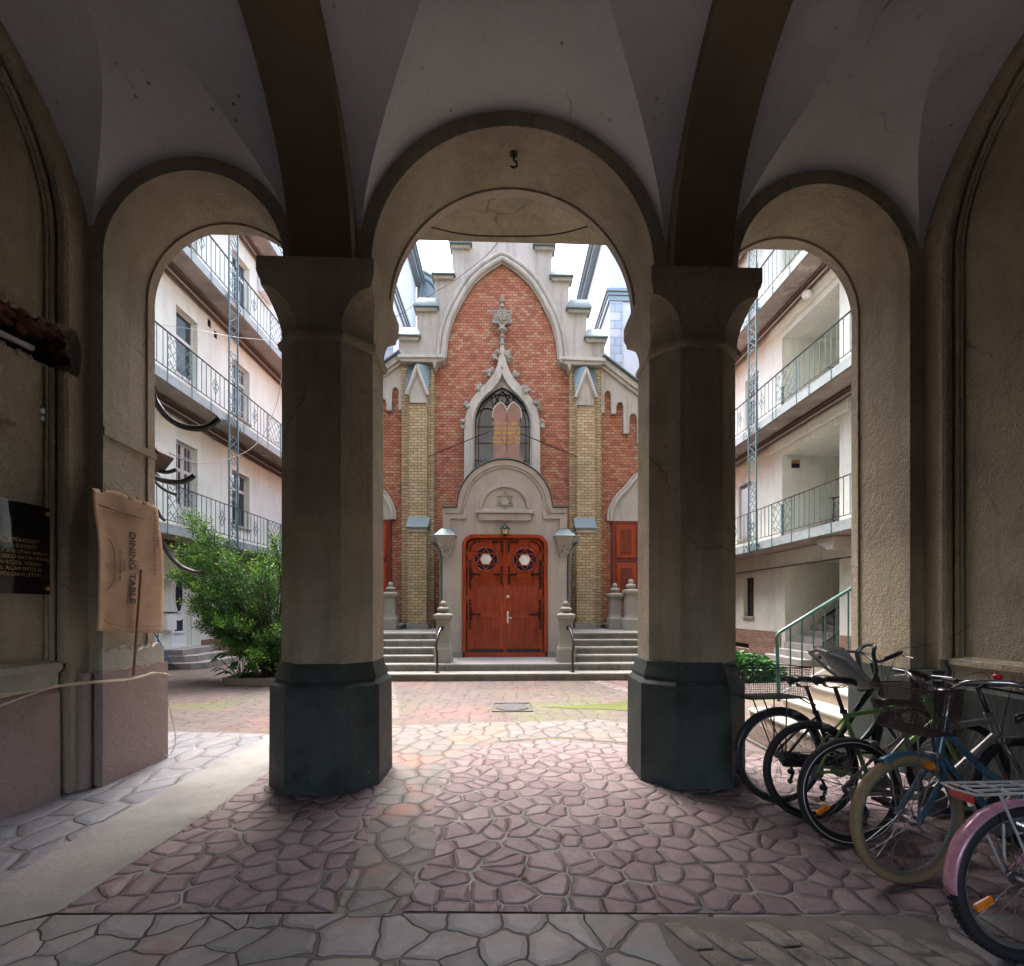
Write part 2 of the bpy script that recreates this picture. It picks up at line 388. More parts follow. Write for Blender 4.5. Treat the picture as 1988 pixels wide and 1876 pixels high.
M['brown_wire'] = paint('cable_sheath', (.19, .16, .14), .6)
M['twine'] = paint('old_rope', (.52, .43, .32), .9)
M['black_text'] = paint('print_black', (.10, .065, .05), .8)
M['gold_text'] = paint('gold_letters', (.45, .34, .18), .4, .6)
M['gilt_dull'] = paint('dull_gilding', (.62, .42, .10), .6)
M['cast_iron'] = paint('cast_iron', (.085, .085, .085), .6, .2, var=.3)
M['broken_brick'] = plaster('broken_brick', (.15, .06, .042), 40, 1, contrast=.5, stain=(.2, .15, .12))
M['white_text'] = paint('white_print', (.7, .7, .68), .6)
M['stick'] = paint('old_wood', (.24, .13, .075), .8, ns=30, var=.4)
M['dark_wood'] = paint('dark_hole_wood', (.02, .018, .016), .8)
M['bag'] = paint('black_bag', (.02, .022, .026), .22, coat=.5)

def wood(name, c, planks=0, dark=.45):
    t = NT(name)
    g = t.noise(1, 8, .65, vec=t.map(t.pos, (34, 34, 1.6)))
    col = t.ramp(g, [(.28, mul(c, dark*.8)), (.5, c), (.72, mul(c, 1.6))])
    col = t.mix(t.math('MULTIPLY', t.ramp(t.noise(2.5, 4), [(.4, 0.0), (.65, 1.0)]), .35), col, mul(c, .55))
    h = g
    if planks:
        x, y, z = t.sep(t.pos); fx = t.math('FRACT', t.math('DIVIDE', x, planks))
        e = t.math('MINIMUM', fx, t.math('SUBTRACT', 1, fx)); gr = t.ramp(e, [(.02, 0.0), (.09, 1.0)])
        col = t.mix(gr, mul(c, .32), col); h = t.math('ADD', t.math('MULTIPLY', g, .1), gr)
    t.bump(h, .5, .004)
    m = t.out(col, .42, 0, .35); t.b.inputs['Coat Weight'].default_value = .1; return m
M['door_wood'] = wood('red_varnished_wood', (.33, .05, .012))
M['door_planks'] = wood('red_varnished_planks', (.28, .038, .010), planks=.062)
M['side_door'] = wood('dark_red_door', (.17, .03, .018))

def cardboard():
    t = NT('cardboard'); x, y, z = t.sep(t.pos)
    w_ = t.math('SINE', t.math('MULTIPLY', z, 420))
    col = t.ramp(t.noise(3, 6, .7), [(.3, (.36, .225, .135)), (.6, (.46, .30, .19)), (.8, (.54, .37, .25))])
    t.bump(t.math('ADD', t.math('MULTIPLY', w_, .08), t.noise(8, 5)), .35, .02)
    return t.out(col, .85)
M['cardboard'] = cardboard()

def glass(name, c, rough=.06, spec=.8, var=1):
    t = NT(name)
    col = t.ramp(t.noise(1.3*var, 3, .5), [(.35, c), (.65, mul(c, 2.2))])
    t.bump(t.noise(3, 2), .08, .02)
    m = t.out(col, rough); t.b.inputs['Specular IOR Level'].default_value = spec; return m
M['glass'] = glass('dark_glass', (.015, .026, .036))
M['glass_milk'] = glass('milk_glass', (.52, .56, .56), .2)
M['glass_blue'] = glass('blue_glass', (.006, .010, .035), .15)
M['glass_amber'] = glass('lamp_glass', (.36, .30, .17), .15)
M['granite_black'] = glass('black_granite', (.006, .006, .008), .05, 1.0)
M['void'] = plaster('recess_shade', (.02, .018, .016), 20, .3)  # near-black colour stands in for the shade inside holes and rooms

def leaf(name, ca, cb, cc):
    t = NT(name); a = t.n('Attribute'); a.attribute_name = 'tint'
    c = t.ramp(a.outputs['Fac'], [(.1, ca), (.6, cb), (1, cc)])
    m = t.out(c, .42, 0, .4); t.b.inputs['Subsurface Weight'].default_value = 0
    tr = t.n('BsdfTranslucent'); t.l(c, tr.inputs['Color']); ms = t.n('MixShader'); ms.inputs[0].default_value = .3
    o = t.t.nodes['Material Output']; t.l(t.b.outputs[0], ms.inputs[1]); t.l(tr.outputs[0], ms.inputs[2]); t.l(ms.outputs[0], o.inputs[0])
    return m
M['leaf'] = leaf('yew_leaf', (.018, .06, .022), (.14, .34, .05), (.55, .70, .08))
M['leaf_ivy'] = leaf('ivy_leaf', (.03, .10, .03), (.07, .20, .05), (.20, .34, .06))
M['bark'] = paint('bark', (.07, .045, .03), .9, ns=30, var=.5)
M['soil_dust'] = plaster('dusty_soil', (.22, .20, .18), 40, 1, contrast=.4)
M['setts'] = plaster('worn_setts', (.33, .29, .25), 60, .9, contrast=.5, stain=(.19, .18, .17), dist=.015, big=6)
M['soil'] = plaster('soil', (.06, .045, .035), 40, 1, contrast=.4)

# paving
PUR = [(.215, .145, .16), (.27, .19, .20), (.31, .235, .24), (.24, .17, .18)]
M['flag_purple'] = flag('purple_flags', PUR, (.29, .265, .25), 6.2, .034, .9, bstr=1.0, bd=.034, big=(.34, .28, .285), dist=.14)
M['flag_grey'] = flag('grey_flags', [(.27, .26, .25), (.33, .31, .30), (.37, .34, .325)], (.13, .115, .095), 4.9, .022, .95, rnd=.07, bstr=.9, bd=.028, dist=.2, big=(.27, .23, .215), patches=[((.36, .10, .06), 1.6, .56, .7, .6)])
M['flag_tan'] = flag('tan_flags', [(.185, .165, .155), (.22, .19, .18), (.205, .195, .185)], (.16, .13, .11), 5.0, .026, .9, bstr=.7, big=(.27, .215, .19), patches=[((.47, .19, .12), 1.3, .52, .68, .75)])
M['flag_blue'] = flag('bluegrey_flags', [(.20, .20, .225), (.26, .245, .26), (.225, .235, .25)], (.30, .285, .265), 3.6, .026, .9, big=(.33, .31, .315), aniso=(1.3, .8, 1))
M['court'] = flag('courtyard_stamped', [(.128, .097, .092), (.155, .118, .108), (.143, .115, .104)], (.10, .085, .075), 6.0, .028, .7, bstr=.6, bd=.01, dist=.08, big=(.18, .148, .135), aniso=(.8, 1, 1),
                  patches=[((.24, .12, .11), .8, .5, .66, .7), ((.125, .145, .05), .55, .50, .62, .8), ((.12, .06, .04), .45, .58, .68, .5)])
# ================= GROUND
def sheet(name, poly, z, mat, **k):
    m = MB(); m.add([(p[0], p[1], z) for p in poly], [tuple(range(len(poly)))]); return obj(name, m, mat, kind='structure', **k)
sheet('courtyard_paving', [(-45, -4), (45, -4), (45, 60), (-45, 60)], 0, M['court'])
sheet('grey_flagstones', [(-2.3, -3.2), (3.7, -3.2), (3.7, 2.24), (1.7, 2.245), (-.49, 2.33), (-2.12, 2.38), (-2.3, 2.3)], .004, M['flag_grey'])
random.seed(3)
def jag(a, b, n, amp):
    return [(a[0]+(b[0]-a[0])*i/n+random.uniform(-amp, amp), a[1]+(b[1]-a[1])*i/n+random.uniform(-amp, amp)*.5) for i in range(n)]
PR = [(3.7, 2.15), (-.49, 2.35)] + jag((-.49, 2.36), (-.43, 3.0), 7, .04) + jag((-.43, 3.0), (-.56, 3.65), 7, .04) + jag((-.56, 3.65), (-.53, 4.6), 9, .05) \
   + jag((-.53, 4.6), (-.17, 5.2), 6, .05) + jag((-.17, 5.2), (.6, 5.35), 6, .05) + jag((.6, 5.35), (2.4, 4.7), 8, .05) + [(3.7, 4.6)]
sheet('purple_flagstones', PR, .006, M['flag_purple'])
sheet('tan_flagstones', [(-.80, 2.34), (-.49, 2.335), (-.38, 3.0), (-.5, 3.6), (-.45, 4.7), (-.1, 5.3), (.6, 5.45), (2.4, 4.8), (2.6, 5.4), (1.2, 6.3), (-2.0, 6.0), (-1.9, 4.5), (-1.1, 4.3), (-.9, 3.2)], .004, M['flag_tan'])
sheet('purple_flagstones', [(-2.12, 2.39), (-.82, 2.355)] + jag((-.82, 2.36), (-.9, 3.2), 6, .05) + jag((-.9, 3.2), (-1.1, 4.3), 8, .05) + [(-1.9, 4.6), (-2.07, 4.5)], .006, M['flag_purple'])
sheet('bluegrey_flagstones', [(-4.2, -3.2), (-2.62, -3.2), (-2.64, 2.6), (-2.69, 3.4), (-2.65, 5.7), (-4.2, 5.9)], .004, M['flag_blue'])
sheet('concrete_strip', [(-2.66, -3.2), (-2.2, -3.2), (-2.29, 2.3), (-2.12, 2.4), (-2.07, 4.4), (-2.05, 5.9), (-2.66, 5.9), (-2.70, 3.4), (-2.65, 2.6)], .008, M['concrete'])
# narrow soldier bands crossing the courtyard
for (a, b) in (((-2.3, 9.6), (-1.5, 6.4)), ((1.75, 9.6), (2.75, 6.7))):
    d = Vector((b[0]-a[0], b[1]-a[1])).normalized(); nn = Vector((-d.y, d.x))*.13
    sheet('border_band', [(a[0]-nn.x, a[1]-nn.y), (a[0]+nn.x, a[1]+nn.y), (b[0]+nn.x, b[1]+nn.y), (b[0]-nn.x, b[1]-nn.y)], .004, M['flag_tan'])
moss = plaster('moss', (.125, .145, .05), 50, .5, stain=(.17, .14, .11), dist=.01, contrast=.35)
random.seed(11)
sheet('mossy_ground', jag((.5, 7.1), (1.6, 7.3), 5, .07)+jag((1.6, 7.3), (2.6, 8.2), 6, .05)+jag((2.6, 8.2), (2.9, 7.7), 3, .05)+jag((2.9, 7.7), (2.3, 6.7), 6, .07)+jag((2.3, 6.7), (.5, 7.1), 7, .06), .006, moss)
m = MB(); random.seed(6)
_d = Vector((.42, -.91)).normalized(); _n = Vector((_d.y, -_d.x))*-1
for r in range(-1, 5):
    for k in range(9):
        c = Vector((.80, 2.12)) + Vector((1, 0))*(k*.125) + _d*(r*.205+(k % 3)*.07)
        h_ = .100+random.uniform(-.012, .004); w__ = .059+random.uniform(-.008, .003); a_ = random.uniform(-.05, .05)
        d = Vector((_d.x+a_, _d.y)).normalized(); n__ = Vector((1, 0))
        if c.y+h_*.91 > 2.225 or c.y < 1.75: continue
        ring_ = [c+d*h_*sx*random.uniform(.9, 1)+n__*w__*sy*random.uniform(.85, 1) for sx, sy in ((-1, -.8), (-.8, -1), (0, -1), (.8, -1), (1, -.7), (1, .7), (.8, 1), (0, 1), (-.8, 1), (-1, .8))]
        t_ = random.uniform(.006, .016); cc = sum(ring_, Vector((0, 0)))/10
        m.loft([[(p.x, p.y, .003) for p in ring_], [(p.x, p.y, t_) for p in ring_], [(cc.x+(p.x-cc.x)*.86, cc.y+(p.y-cc.y)*.90, t_+.005) for p in ring_]])
# bedding between the worn setts
sheet('setts_bed', jag((.72, 1.70), (1.95, 1.70), 8, .05)+jag((1.95, 1.70), (1.98, 2.23), 6, .04)+jag((1.98, 2.232), (.70, 2.255), 6, .003)+jag((.70, 2.255), (.72, 1.70), 6, .05), .0055, M['soil_dust'])
obj('worn_setts', m, M['setts'], kind='structure', smooth=40)
# manhole
mh = thing('manhole_cover', (.1, 7.1, 0), 'oval iron manhole cover in a ribbed square frame in the courtyard paving', 'manhole cover')
m = MB()
for a in (-.29, .26): m.box(.1+a, .1+a+.03, 6.8, 7.42, 0, .013)
for b in (6.8, 7.39): m.box(-.16, .36, b, b+.03, 0, .013)
for i in range(17): m.box(-.15+i*.03, -.14+i*.03, 6.84, 6.88, 0, .012); m.box(-.15+i*.03, -.14+i*.03, 7.34, 7.38, 0, .012)
obj('frame', m, M['cast_iron'], mh)
m = MB(); m.lathe([(.24, .004), (.24, .012), (.225, .014), (0.001, .014)], (.1, 7.11, 0), 40)
for i in range(-4, 5): m.box(.1+i*.048-.008, .1+i*.048+.008, 7.11-sqrt(.22**2-(i*.048)**2), 7.11+sqrt(.22**2-(i*.048)**2), .0135, .017)
obj('plate', m, M['cast_iron'], mh)

# ================= ARCADE BUILDING (the vaulted passage we stand in)
AB = thing('arcade_building', (.07, 4.4, 0), 'vaulted passage building with three round arches on octagonal pillars, framing the view', 'building')
YF, YB = 4.10, 4.70
ARCH = [(-2.55, .72, 4.31), (.075, 1.185, 4.30), (2.735, .755, 4.33)]
ARCHB = [(-2.595, .765, 4.31)] + ARCH[1:]
def arcade_outline(dr, zc_, AR=ARCH):
    P = [(-9.2, 0), (AR[0][0]-AR[0][1]+dr, 0)]
    for i, (cx, r, zs) in enumerate(AR):
        r2 = r-dr
        if i: P += [(cx-r2, zc_)]
        P += arc(cx, zs, r2, 180, 0, 40)
        if i < 2: P += [(cx+r2, zc_)]
    return P+[(AR[2][0]+AR[2][1]-dr, 0), (9.0, 0), (9.0, 17), (-9.2, 17)]
obj('arcade_wall', MB().loft([[(x, YF, z) for x, z in arcade_outline(0, 4.156)], [(x, YB, z) for x, z in arcade_outline(0, 4.156, ARCHB)]]), M['plaster'], AB, smooth=25)
obj('arcade_outer_order', MB().prism(arcade_outline(.02, 4.156, ARCHB), YB, 4.79, 'y'), M['plaster_pink'], AB, smooth=25)
# first floor gallery over the arches, outside
m = MB().box(-8.2, 7.9, 4.79, 6.35, 6.18, 6.42)
obj('gallery_slab', m, M['plaster'], AB, bevel=.015)
obj('slab_fascia', MB().box(-8.2, 7.9, 6.352, 6.37, 6.2, 6.44), M['teal_pale'], AB)
m = MB().box(-8.2, 7.9, 4.79, 4.88, 6.02, 6.178); obj('soffit_moulding', m, M['plaster_pink'], AB, bevel=.02)
for i, (cx) in enumerate((-1.465, 1.61, 4.2, -4.2)):
    m = MB().prism([(4.79, 5.55), (4.79, 6.178), (6.1, 6.178), (6.1, 6.1), (5.3, 5.95)], cx-.09, cx+.09, 'x')
    if abs(cx) > 3: obj('bracket', m, M['stone'], AB)
# columns
def octa(cx, cy, z, a, c):
    c = max(c, .0015)
    return [(cx-a, cy-a+c, z), (cx-a+c, cy-a, z), (cx+a-c, cy-a, z), (cx+a, cy-a+c, z), (cx+a, cy+a-c, z), (cx+a-c, cy+a, z), (cx-a+c, cy+a, z), (cx-a, cy+a-c, z)]
def loft(cx, cy, prof): return MB().loft([octa(cx, cy, z, a, c) for z, a, c in prof])
for cx in (-1.465, 1.600):
    cy = 4.275; e = emp('column', (cx, cy, 0), AB)
    if cx > 0: cxb = 1.575
    else: cxb = -1.475
    obj('plinth', loft(cxb, cy, [(0, .447, .218), (.02, .445, .218), (.82, .440, .215), (.835, .430, .21), (.86, .405, .205), (.88, .412, .205), (.895, .41, .204), (.96, .385, .2), (1.0, .381, .2), (1.01, .372, .198)]), M['green_base'], e, smooth=28)
    obj('shaft', loft((cx+cxb)/2, cy, [(1.0, .374, .198), (1.4, .373, .198), (3.56, .370, .196)]), M['plaster'], e, smooth=28)
    pr = [(3.55, .371, .196), (3.57, .395, .20), (3.60, .400, .20), (3.625, .392, .20), (3.64, .372, .196)]
    for i in range(11):
        q = i/10; pr.append((3.65+q*.30, .372+.048*(1-cos(q*pi/2))*1.1, .196*sqrt(max(0, 1-q**2.2))))
    pr += [(3.955, .426, .0), (3.985, .428, 0), (4.0, .436, 0), (4.03, .445, 0), (4.04, .449, 0), (4.155, .449, 0)]
    obj('capital', loft(cx, cy, pr), M['plaster'], e, smooth=28)
# ribs across the passage
for (xa, xb) in ((-1.715, -1.225), (1.375, 1.865)):
    P = [(4.14, 4.156)] + [(3.96, 4.156)] + [(2.65+1.31*cos(radians(t)), 4.16+1.31*sin(radians(t))) for t in range(0, 181, 5)] + [(1.16, 4.156), (1.16, 6.0), (4.14, 6.0)]
    obj('rib', MB().prism(P, xa, xb, 'x'), M['rib'], AB, smooth=25)
# vaults
def h2(Y): u = max(-1, min(1, (Y-2.65)/1.50)); return 4.2+1.38*sqrt(max(0, 1-u*u))
for (cx, r, zs, kk) in ((.075, 1.30, 4.31, .02), (-2.55, .835, 4.31, .50), (2.735, .87, 4.33, .50)):
    m = MB(); NY, NX = 60, 40
    for half in (1, -1):
        rows1 = []; rl = []; rr = []
        for j in range(NY+1):
            Y = 2.65+half*(1.45*(1-(j/NY)**1.5)) if True else 0
            k = 1+kk*(4.1-(Y if half > 0 else 5.3-Y)); hh = h2(Y)
            q = (hh-zs)/k
            g = r if q <= 0 else sqrt(max(0, r*r-q*q))
            rows1.append([(cx+g*(2*i/NX-1), Y, zs+k*sqrt(max(0, r*r-(g*(2*i/NX-1))**2))) for i in range(NX+1)])
            rl.append([(cx-r-.0+(r-g)*i/3, Y, max(hh, 4.2)) for i in range(4)]); rr.append([(cx+g+(r-g)*i/3, Y, max(hh, 4.2)) for i in range(4)])
        for R in (rows1, rl, rr):
            n = len(R[0]); vs = [p for row in R for p in row]
            m.add(vs, [(a*n+b, a*n+b+1, (a+1)*n+b+1, (a+1)*n+b) for a in range(NY) for b in range(n-1)])
    obj('vault', m, M['vault'], AB, smooth=14)
# side walls of the passage: panel, frame plate with arched opening, roll mouldings
def sidewall(X, s, dado, tag_):
    # s=+1 : the room is on the +X side of the wall
    obj('passage_wall', MB().box(min(X-s*.10, X-s*.7), max(X-s*.10, X-s*.7), -3.2, 4.1, 0, 6.2), M['plaster'], AB)
    yo, yi, R = 4.10, 3.90, 1.29
    outer = [(4.10, .0), (4.10, 6.0), (1.2, 6.0), (1.2, 0)]
    inner = [(2.65-R, 0)] + [(2.65-R*cos(radians(t)), 4.28+R*sin(radians(t))) for t in range(0, 181, 5)] + [(2.65+R, 0)]
    P = outer+inner
    obj('wall_frame', MB().prism(P, X, X-s*.099, 'x'), M['plaster'], AB, smooth=25)
    def pathy(d, z0=1.02): return [(X, 2.65-(R-d), z0)] + [(X, 2.65-(R-d)*cos(radians(t)), 4.28+(R-d)*sin(radians(t))) for t in range(0, 181, 4)] + [(X, 2.65+(R-d), z0)]
    m = MB(); m.tube([Vector(p)-Vector((s*.03, 0, 0)) for p in pathy(.02)], .045, 10); obj('roll_moulding', m, M['plaster'], AB)
    m = MB(); m.tube([Vector(p)-Vector((s*.078, 0, 0)) for p in pathy(.078)], .022, 8); m.tube([Vector(p)-Vector((s*.085, 0, 0)) for p in pathy(.112)], .010, 8)
    obj('fillet_moulding', m, M['plaster'], AB)
    # dado with its ledge
    m = MB().prism([(X-s*.098, 0), (X-s*.03, 0), (X-s*.035, .80), (X-s*.06, .83), (X-s*.098, .84)] if s > 0 else [(X-s*.098, 0), (X-s*.098, .84), (X-s*.06, .83), (X-s*.035, .80), (X-s*.03, 0)], -3.2, 3.885, 'y')
    obj('dado', m, dado, AB)
    m = MB().prism([(X-s*.097, .84), (X-s*.055, .85), (X-s*.05, .95), (X-s*.015, .99), (X-s*.02, 1.03), (X-s*.097, 1.06)], -3.2, 3.89, 'y')
    obj('ledge', m, M['lime'] if s > 0 else M['plaster'], AB)
sidewall(-3.385, 1, M['purple'], 'l'); sidewall(3.61, -1, M['green_base'], 'r')
# painted dado on the corner strips and jambs
random.seed(5)
def ragbox(x0, x1, y0, y1, top, n, ax, amp):
    m = MB(); P = []
    if ax == 'x':     # face along Y
        P = [(y0, 0), (y1, 0)] + [(y1+(y0-y1)*i/n, top+random.uniform(-amp, amp)) for i in range(n+1)]
        m.prism(P, x0, x1, 'x')
    else:
        P = [(x0, 0), (x1, 0)] + [(x1+(x0-x1)*i/n, top+random.uniform(-amp, amp)) for i in range(n+1)]
        m.prism(P, y0, y1, 'y')
    return m
obj('jamb_dado', ragbox(-3.30, -3.245, 4.065, 4.83, .93, 16, 'x', .012), M['purple'], AB)
obj('jamb_scar', ragbox(-3.29, -3.262, 4.085, 4.80, 1.10, 20, 'x', .03), M['lime'], AB)
obj('corner_dado', MB().tube([(-3.37, 4.04, 0), (-3.37, 4.04, .93)], .05, 12), M['purple'], AB)
obj('jamb_dado', ragbox(3.465, 3.51, 4.065, 4.83, .92, 16, 'x', .006), M['green_base'], AB)
obj('corner_dado', MB().box(3.51, 3.612, 3.9, 4.099, 0, .93), M['green_base'], AB)
# ragged dado edge moulding near the jamb top band (thin ledge that crosses the jamb)
obj('jamb_band', MB().prism([(-3.30, 4.09), (-3.25, 4.09), (-3.33, 4.80), (-3.39, 4.80)], 2.86, 2.925, 'z'), M['plaster'], AB)
# rear of the passage (behind the camera) and the mass above
m = MB().box(-3.4, -1.15, 1.0, 1.16, 4.156, 6.2).box(-1.15, 1.3, 1.0, 1.16, 5.0, 6.2).box(1.3, 3.7, 1.0, 1.16, 4.156, 6.2)
obj('rear_arch_wall', m, M['plaster'], AB)
obj('hall_ceiling', MB().box(-4.2, 4.3, -3.4, 4.1, 6.01, 6.3), M['plaster'], AB)
m = MB().box(-4.1, -1.9, -3.4, -3.2, 0, 6.0).box(2.1, 4.2, -3.4, -3.2, 0, 6.0).box(-1.9, 2.1, -3.4, -3.2, 2.6, 6.0)
obj('light_gate_wall', m, M['plaster'], AB)  # unseen wall; gateway added and sized to let fill light into the passage
# hook in the crown of the middle arch
hk = thing('iron_hook', (.075, 4.35, 5.485), 'small rusty iron hook hanging from the crown of the middle arch', 'hook')
obj('hook', MB().tube([(.075, 4.35, 5.49), (.075, 4.35, 5.43), (.10, 4.35, 5.41), (.105, 4.35, 5.38), (.08, 4.35, 5.36), (.05, 4.35, 5.375)], .009, 6), M['iron'], hk)
obj('anchor_plate', MB().lathe([(.035, 0), (.035, .008), (.001, .012)][::-1], (.075, 4.35, 5.474), 12), M['iron'], hk)
# ================= SYNAGOGUE
SY = thing('synagogue', (-.05, 14, 0), 'red brick synagogue with a stepped grey gable, pointed window and pale buttress pinnacles', 'synagogue')
YW = 14.0; AX = -.085
def mirX(P, ax=AX): return [(2*ax-x, z) for x, z in P]
# brick body
obj('brick_wall', MB().prism([(-5.3, 0), (5.1, 0), (5.1, 5.9), (2.75, 8.35), (2.1, 9.0), (1.65, 9.8), (1.2, 10.7), (.7, 11.5), (-.87, 11.5), (-1.37, 10.7), (-1.82, 9.8), (-2.27, 9.0), (-2.92, 8.35), (-5.3, 5.9)], YW, 23.8, 'y'), M['brick_red'], SY)
# stepped gable, render, with the great pointed arch cut out (left half measured, mirrored)
inn = [z1(x, y, 13.9) for x, y in ((476, 932), (490, 800), (520, 690), (560, 600), (612, 505), (675, 415), (750, 345), (812, 305), (868, 272))]
inn = [(p.x, p.y) for p in spline([(a, b, 0) for a, b in inn], 4)]
out = [z1(x, y, 13.9) for x, y in ((160, 932), (160, 790), (290, 788), (282, 592), (415, 590), (404, 372), (530, 372), (524, 180), (648, 180), (648, -20))]
L = out[::-1]                                        # top -> bottom left
topz = L[0][1]
innM = mirX(inn)
poly = L + inn + innM[::-1][1:] + mirX(out)          # ... closes over the top
obj('stepped_gable', MB().prism(poly, 13.88, 14.15, 'y'), M['stone'], SY, bevel=.02)
# arch moulding in two rolls
def band(curve_in, curve_out, y0, y1): return MB().prism(list(curve_in)+list(curve_out)[::-1], y0, y1, 'y')
def offs(C, d):
    o = []
    for i, p in enumerate(C):
        a = C[max(i-1, 0)]; b = C[min(i+1, len(C)-1)]; t = Vector((b[0]-a[0], b[1]-a[1])).normalized()
        o.append((p[0]-t.y*d, p[1]+t.x*d))
    return o
def sym(C):                                          # left half rising to the apex -> whole arch
    return C + mirX(C)[::-1][1:]
full = sym(inn)
m = MB().tube([(x, 13.86, z) for x, z in offs(full, .05)], .075, 10); obj('arch_moulding', m, M['stone'], SY)
m = MB().tube([(x, 13.84, z) for x, z in offs(full, .185)], .06, 10); obj('arch_moulding', m, M['stone'], SY)
m = MB().tube([(x, 13.93, z) for x, z in offs(full, -.02)], .035, 8); obj('arch_moulding', m, M['stone'], SY)
# zinc caps on the steps
def cap(x0, x1, yb, yt, y0=13.70):
    (a, zb), (b, _) = z1(x0, yb, 13.8), z1(x1, yb, 13.8); _, zt = z1(x0, yt, 13.8); dz = (zt-zb)
    m = MB(); yb_ = 14.2
    m.add([(a, y0, zb), (b, y0, zb), (b, yb_, zb), (a, yb_, zb), (a, y0, zb+.03), (b, y0, zb+.03), (b, yb_, zb+.03), (a, yb_, zb+.03),
           (a+.12, 13.92, zb+dz), (b-.06, 13.92, zb+dz), (b-.06, 14.1, zb+dz), (a+.12, 14.1, zb+dz)],
          [(3, 2, 1, 0), (0, 1, 5, 4), (1, 2, 6, 5), (2, 3, 7, 6), (3, 0, 4, 7), (4, 5, 9, 8), (5, 6, 10, 9), (6, 7, 11, 10), (7, 4, 8, 11), (8, 9, 10, 11)])
    return m
def capbase(x0, x1, yt, yb):
    (a, zt), (b, _) = z1(x0, yt, 13.85), z1(x1, yt, 13.85); _, zb = z1(x0, yb, 13.85)
    return MB().prism([(a+.06, zb), (b-.06, zb), (b-.0, zt), (a+.0, zt)], 13.78, 13.95, 'y')
for (x0, x1, yb, yt) in ((150, 312, 790, 708), (262, 436, 590, 502), (385, 549, 370, 294), (506, 664, 158, 122)):
    for mr in (0, 1):
        a, b = (x0, x1) if not mr else (1744-x1, 1744-x0)
        obj('coping_cap', cap(a, b, yb+(12 if mr else 0), yt+(12 if mr else 0)), M['zinc'], SY)
        obj('coping_base', capbase(a+6, b-6, yb+(12 if mr else 0), yb+28+(12 if mr else 0)), M['stone'], SY)
# corbelled cornice blocks under the gable feet
for mr in (0, 1):
    P = [z1(x, y, 13.8) for x, y in ((160, 930), (478, 930), (484, 950), (470, 972), (425, 985), (408, 1030), (398, 985), (185, 982), (160, 952))]
    if mr: P = mirX(P)
    obj('cornice', MB().prism(P, 13.62, 13.99, 'y'), M['stone'], SY, bevel=.015)
    P = [z1(x, y, 13.8) for x, y in ((163, 952), (470, 952), (466, 960), (163, 960))]
    if mr: P = mirX(P)
    obj('cornice_roll', MB().prism(P, 13.56, 13.62, 'y'), M['stone'], SY)
# buttresses in yellow brick
for mr in (0, 1):
    f = (lambda P: mirX(P)) if mr else (lambda P: P)
    sx = 2.705 if mr else 0
    def X_(x, Y=YW):
        v = z1(x, 0, Y)[0]; return 2*AX-v if mr else v
    def bx(name, xa, xb, y0, y1, za, zb, mat, **k):
        a, b = sorted((X_(xa), X_(xb))); return obj(name, MB().box(a, b, y0, y1, za, zb), mat, SY, **k)
    bx('pilaster', 190, 410, 13.80, 13.999, .6, z1(0, 985, 13.8)[1], M['brick_yellow'])
    e = emp('buttress', (X_(293), 13.6, .87), SY)
    zc_ = z2(0, 490, 13.35)[1]
    zt_ = z1(0, 1242, 13.45)[1]
    a, b = sorted((X_(231, 13.55), X_(354, 13.55)))
    obj('upper_stage', MB().box(a, b, 13.50, 13.799, zc_, zt_), M['brick_yellow'], e)
    a2, b2 = sorted((X_(225, 13.3), X_(360, 13.3)))
    obj('lower_stage', MB().box(a2+.02, b2-.02, 13.22, 13.499, .9, zc_-.12), M['brick_yellow'], e)
    obj('lower_stage', MB().box(a, b, 13.5, 13.799, .9, zc_-.001), M['brick_yellow'], e)
    obj('plinth_stone', MB().box(a2-.03, b2+.03, 13.17, 13.79, .86, 1.02), M['granite'], e, bevel=.01)
    # sloping zinc weathering
    zt2 = z2(0, 405, 13.5)[1]
    m = MB().prism([(13.15, zc_-.02), (13.15, zc_+.01), (13.499, zt2), (13.499, zc_-.02)], a2-.03, b2+.03, 'x'); obj('weathering', m, M['zinc'], e)
    m = MB().prism([(13.19, zc_-.12), (13.19, zc_-.02), (13.499, zc_-.02), (13.499, zc_-.12)], a2, b2, 'x'); obj('weathering_bed', m, M['stone'], e)
    # pinnacle: render gablet with moulded edge, zinc roof behind
    P = f([z1(x, y, 13.45) for x, y in ((236, 1242), (232, 1196), (283, 1030), (350, 1196), (350, 1242))])
    obj('gablet', MB().prism(P, 13.46, 13.75, 'y'), M['stone'], e)
    for q, wd in ((0, .05), (1, .03)):
        d = [(212-q*-10, 1186), (283, 992+q*34), (358-q*10, 1190)]
        C = f([z1(x, y, 13.4) for x, y in d])
        obj('gablet_moulding', MB().tube([(x, 13.41+q*.04, z) for x, z in (C[0], C[1])], wd, 6).tube([(x, 13.41+q*.04, z) for x, z in (C[1], C[2])], wd, 6), M['stone'], e)
    P = f([z1(x, y, 13.5) for x, y in ((205, 1180), (283, 985), (365, 1190))]); Q = f([z1(x, y, 13.8) for x, y in ((212, 990), (368, 990))])
    zq = Q[0][1]
    m = MB().add([(P[0][0], 13.40, P[0][1]), (P[1][0], 13.40, P[1][1]), (P[2][0], 13.40, P[2][1]), (P[0][0], 13.79, zq), (P[1][0], 13.79, zq+.02), (P[2][0], 13.79, zq)],
                 [(0, 1, 4, 3), (1, 2, 5, 4)])
    m.add([(p[0], p[1]+.01, p[2]-.03) for p in m.v[:6]], [(0, 1, 4, 3), (1, 2, 5, 4)])
    obj('gablet_roof', m, M['zinc'], e)
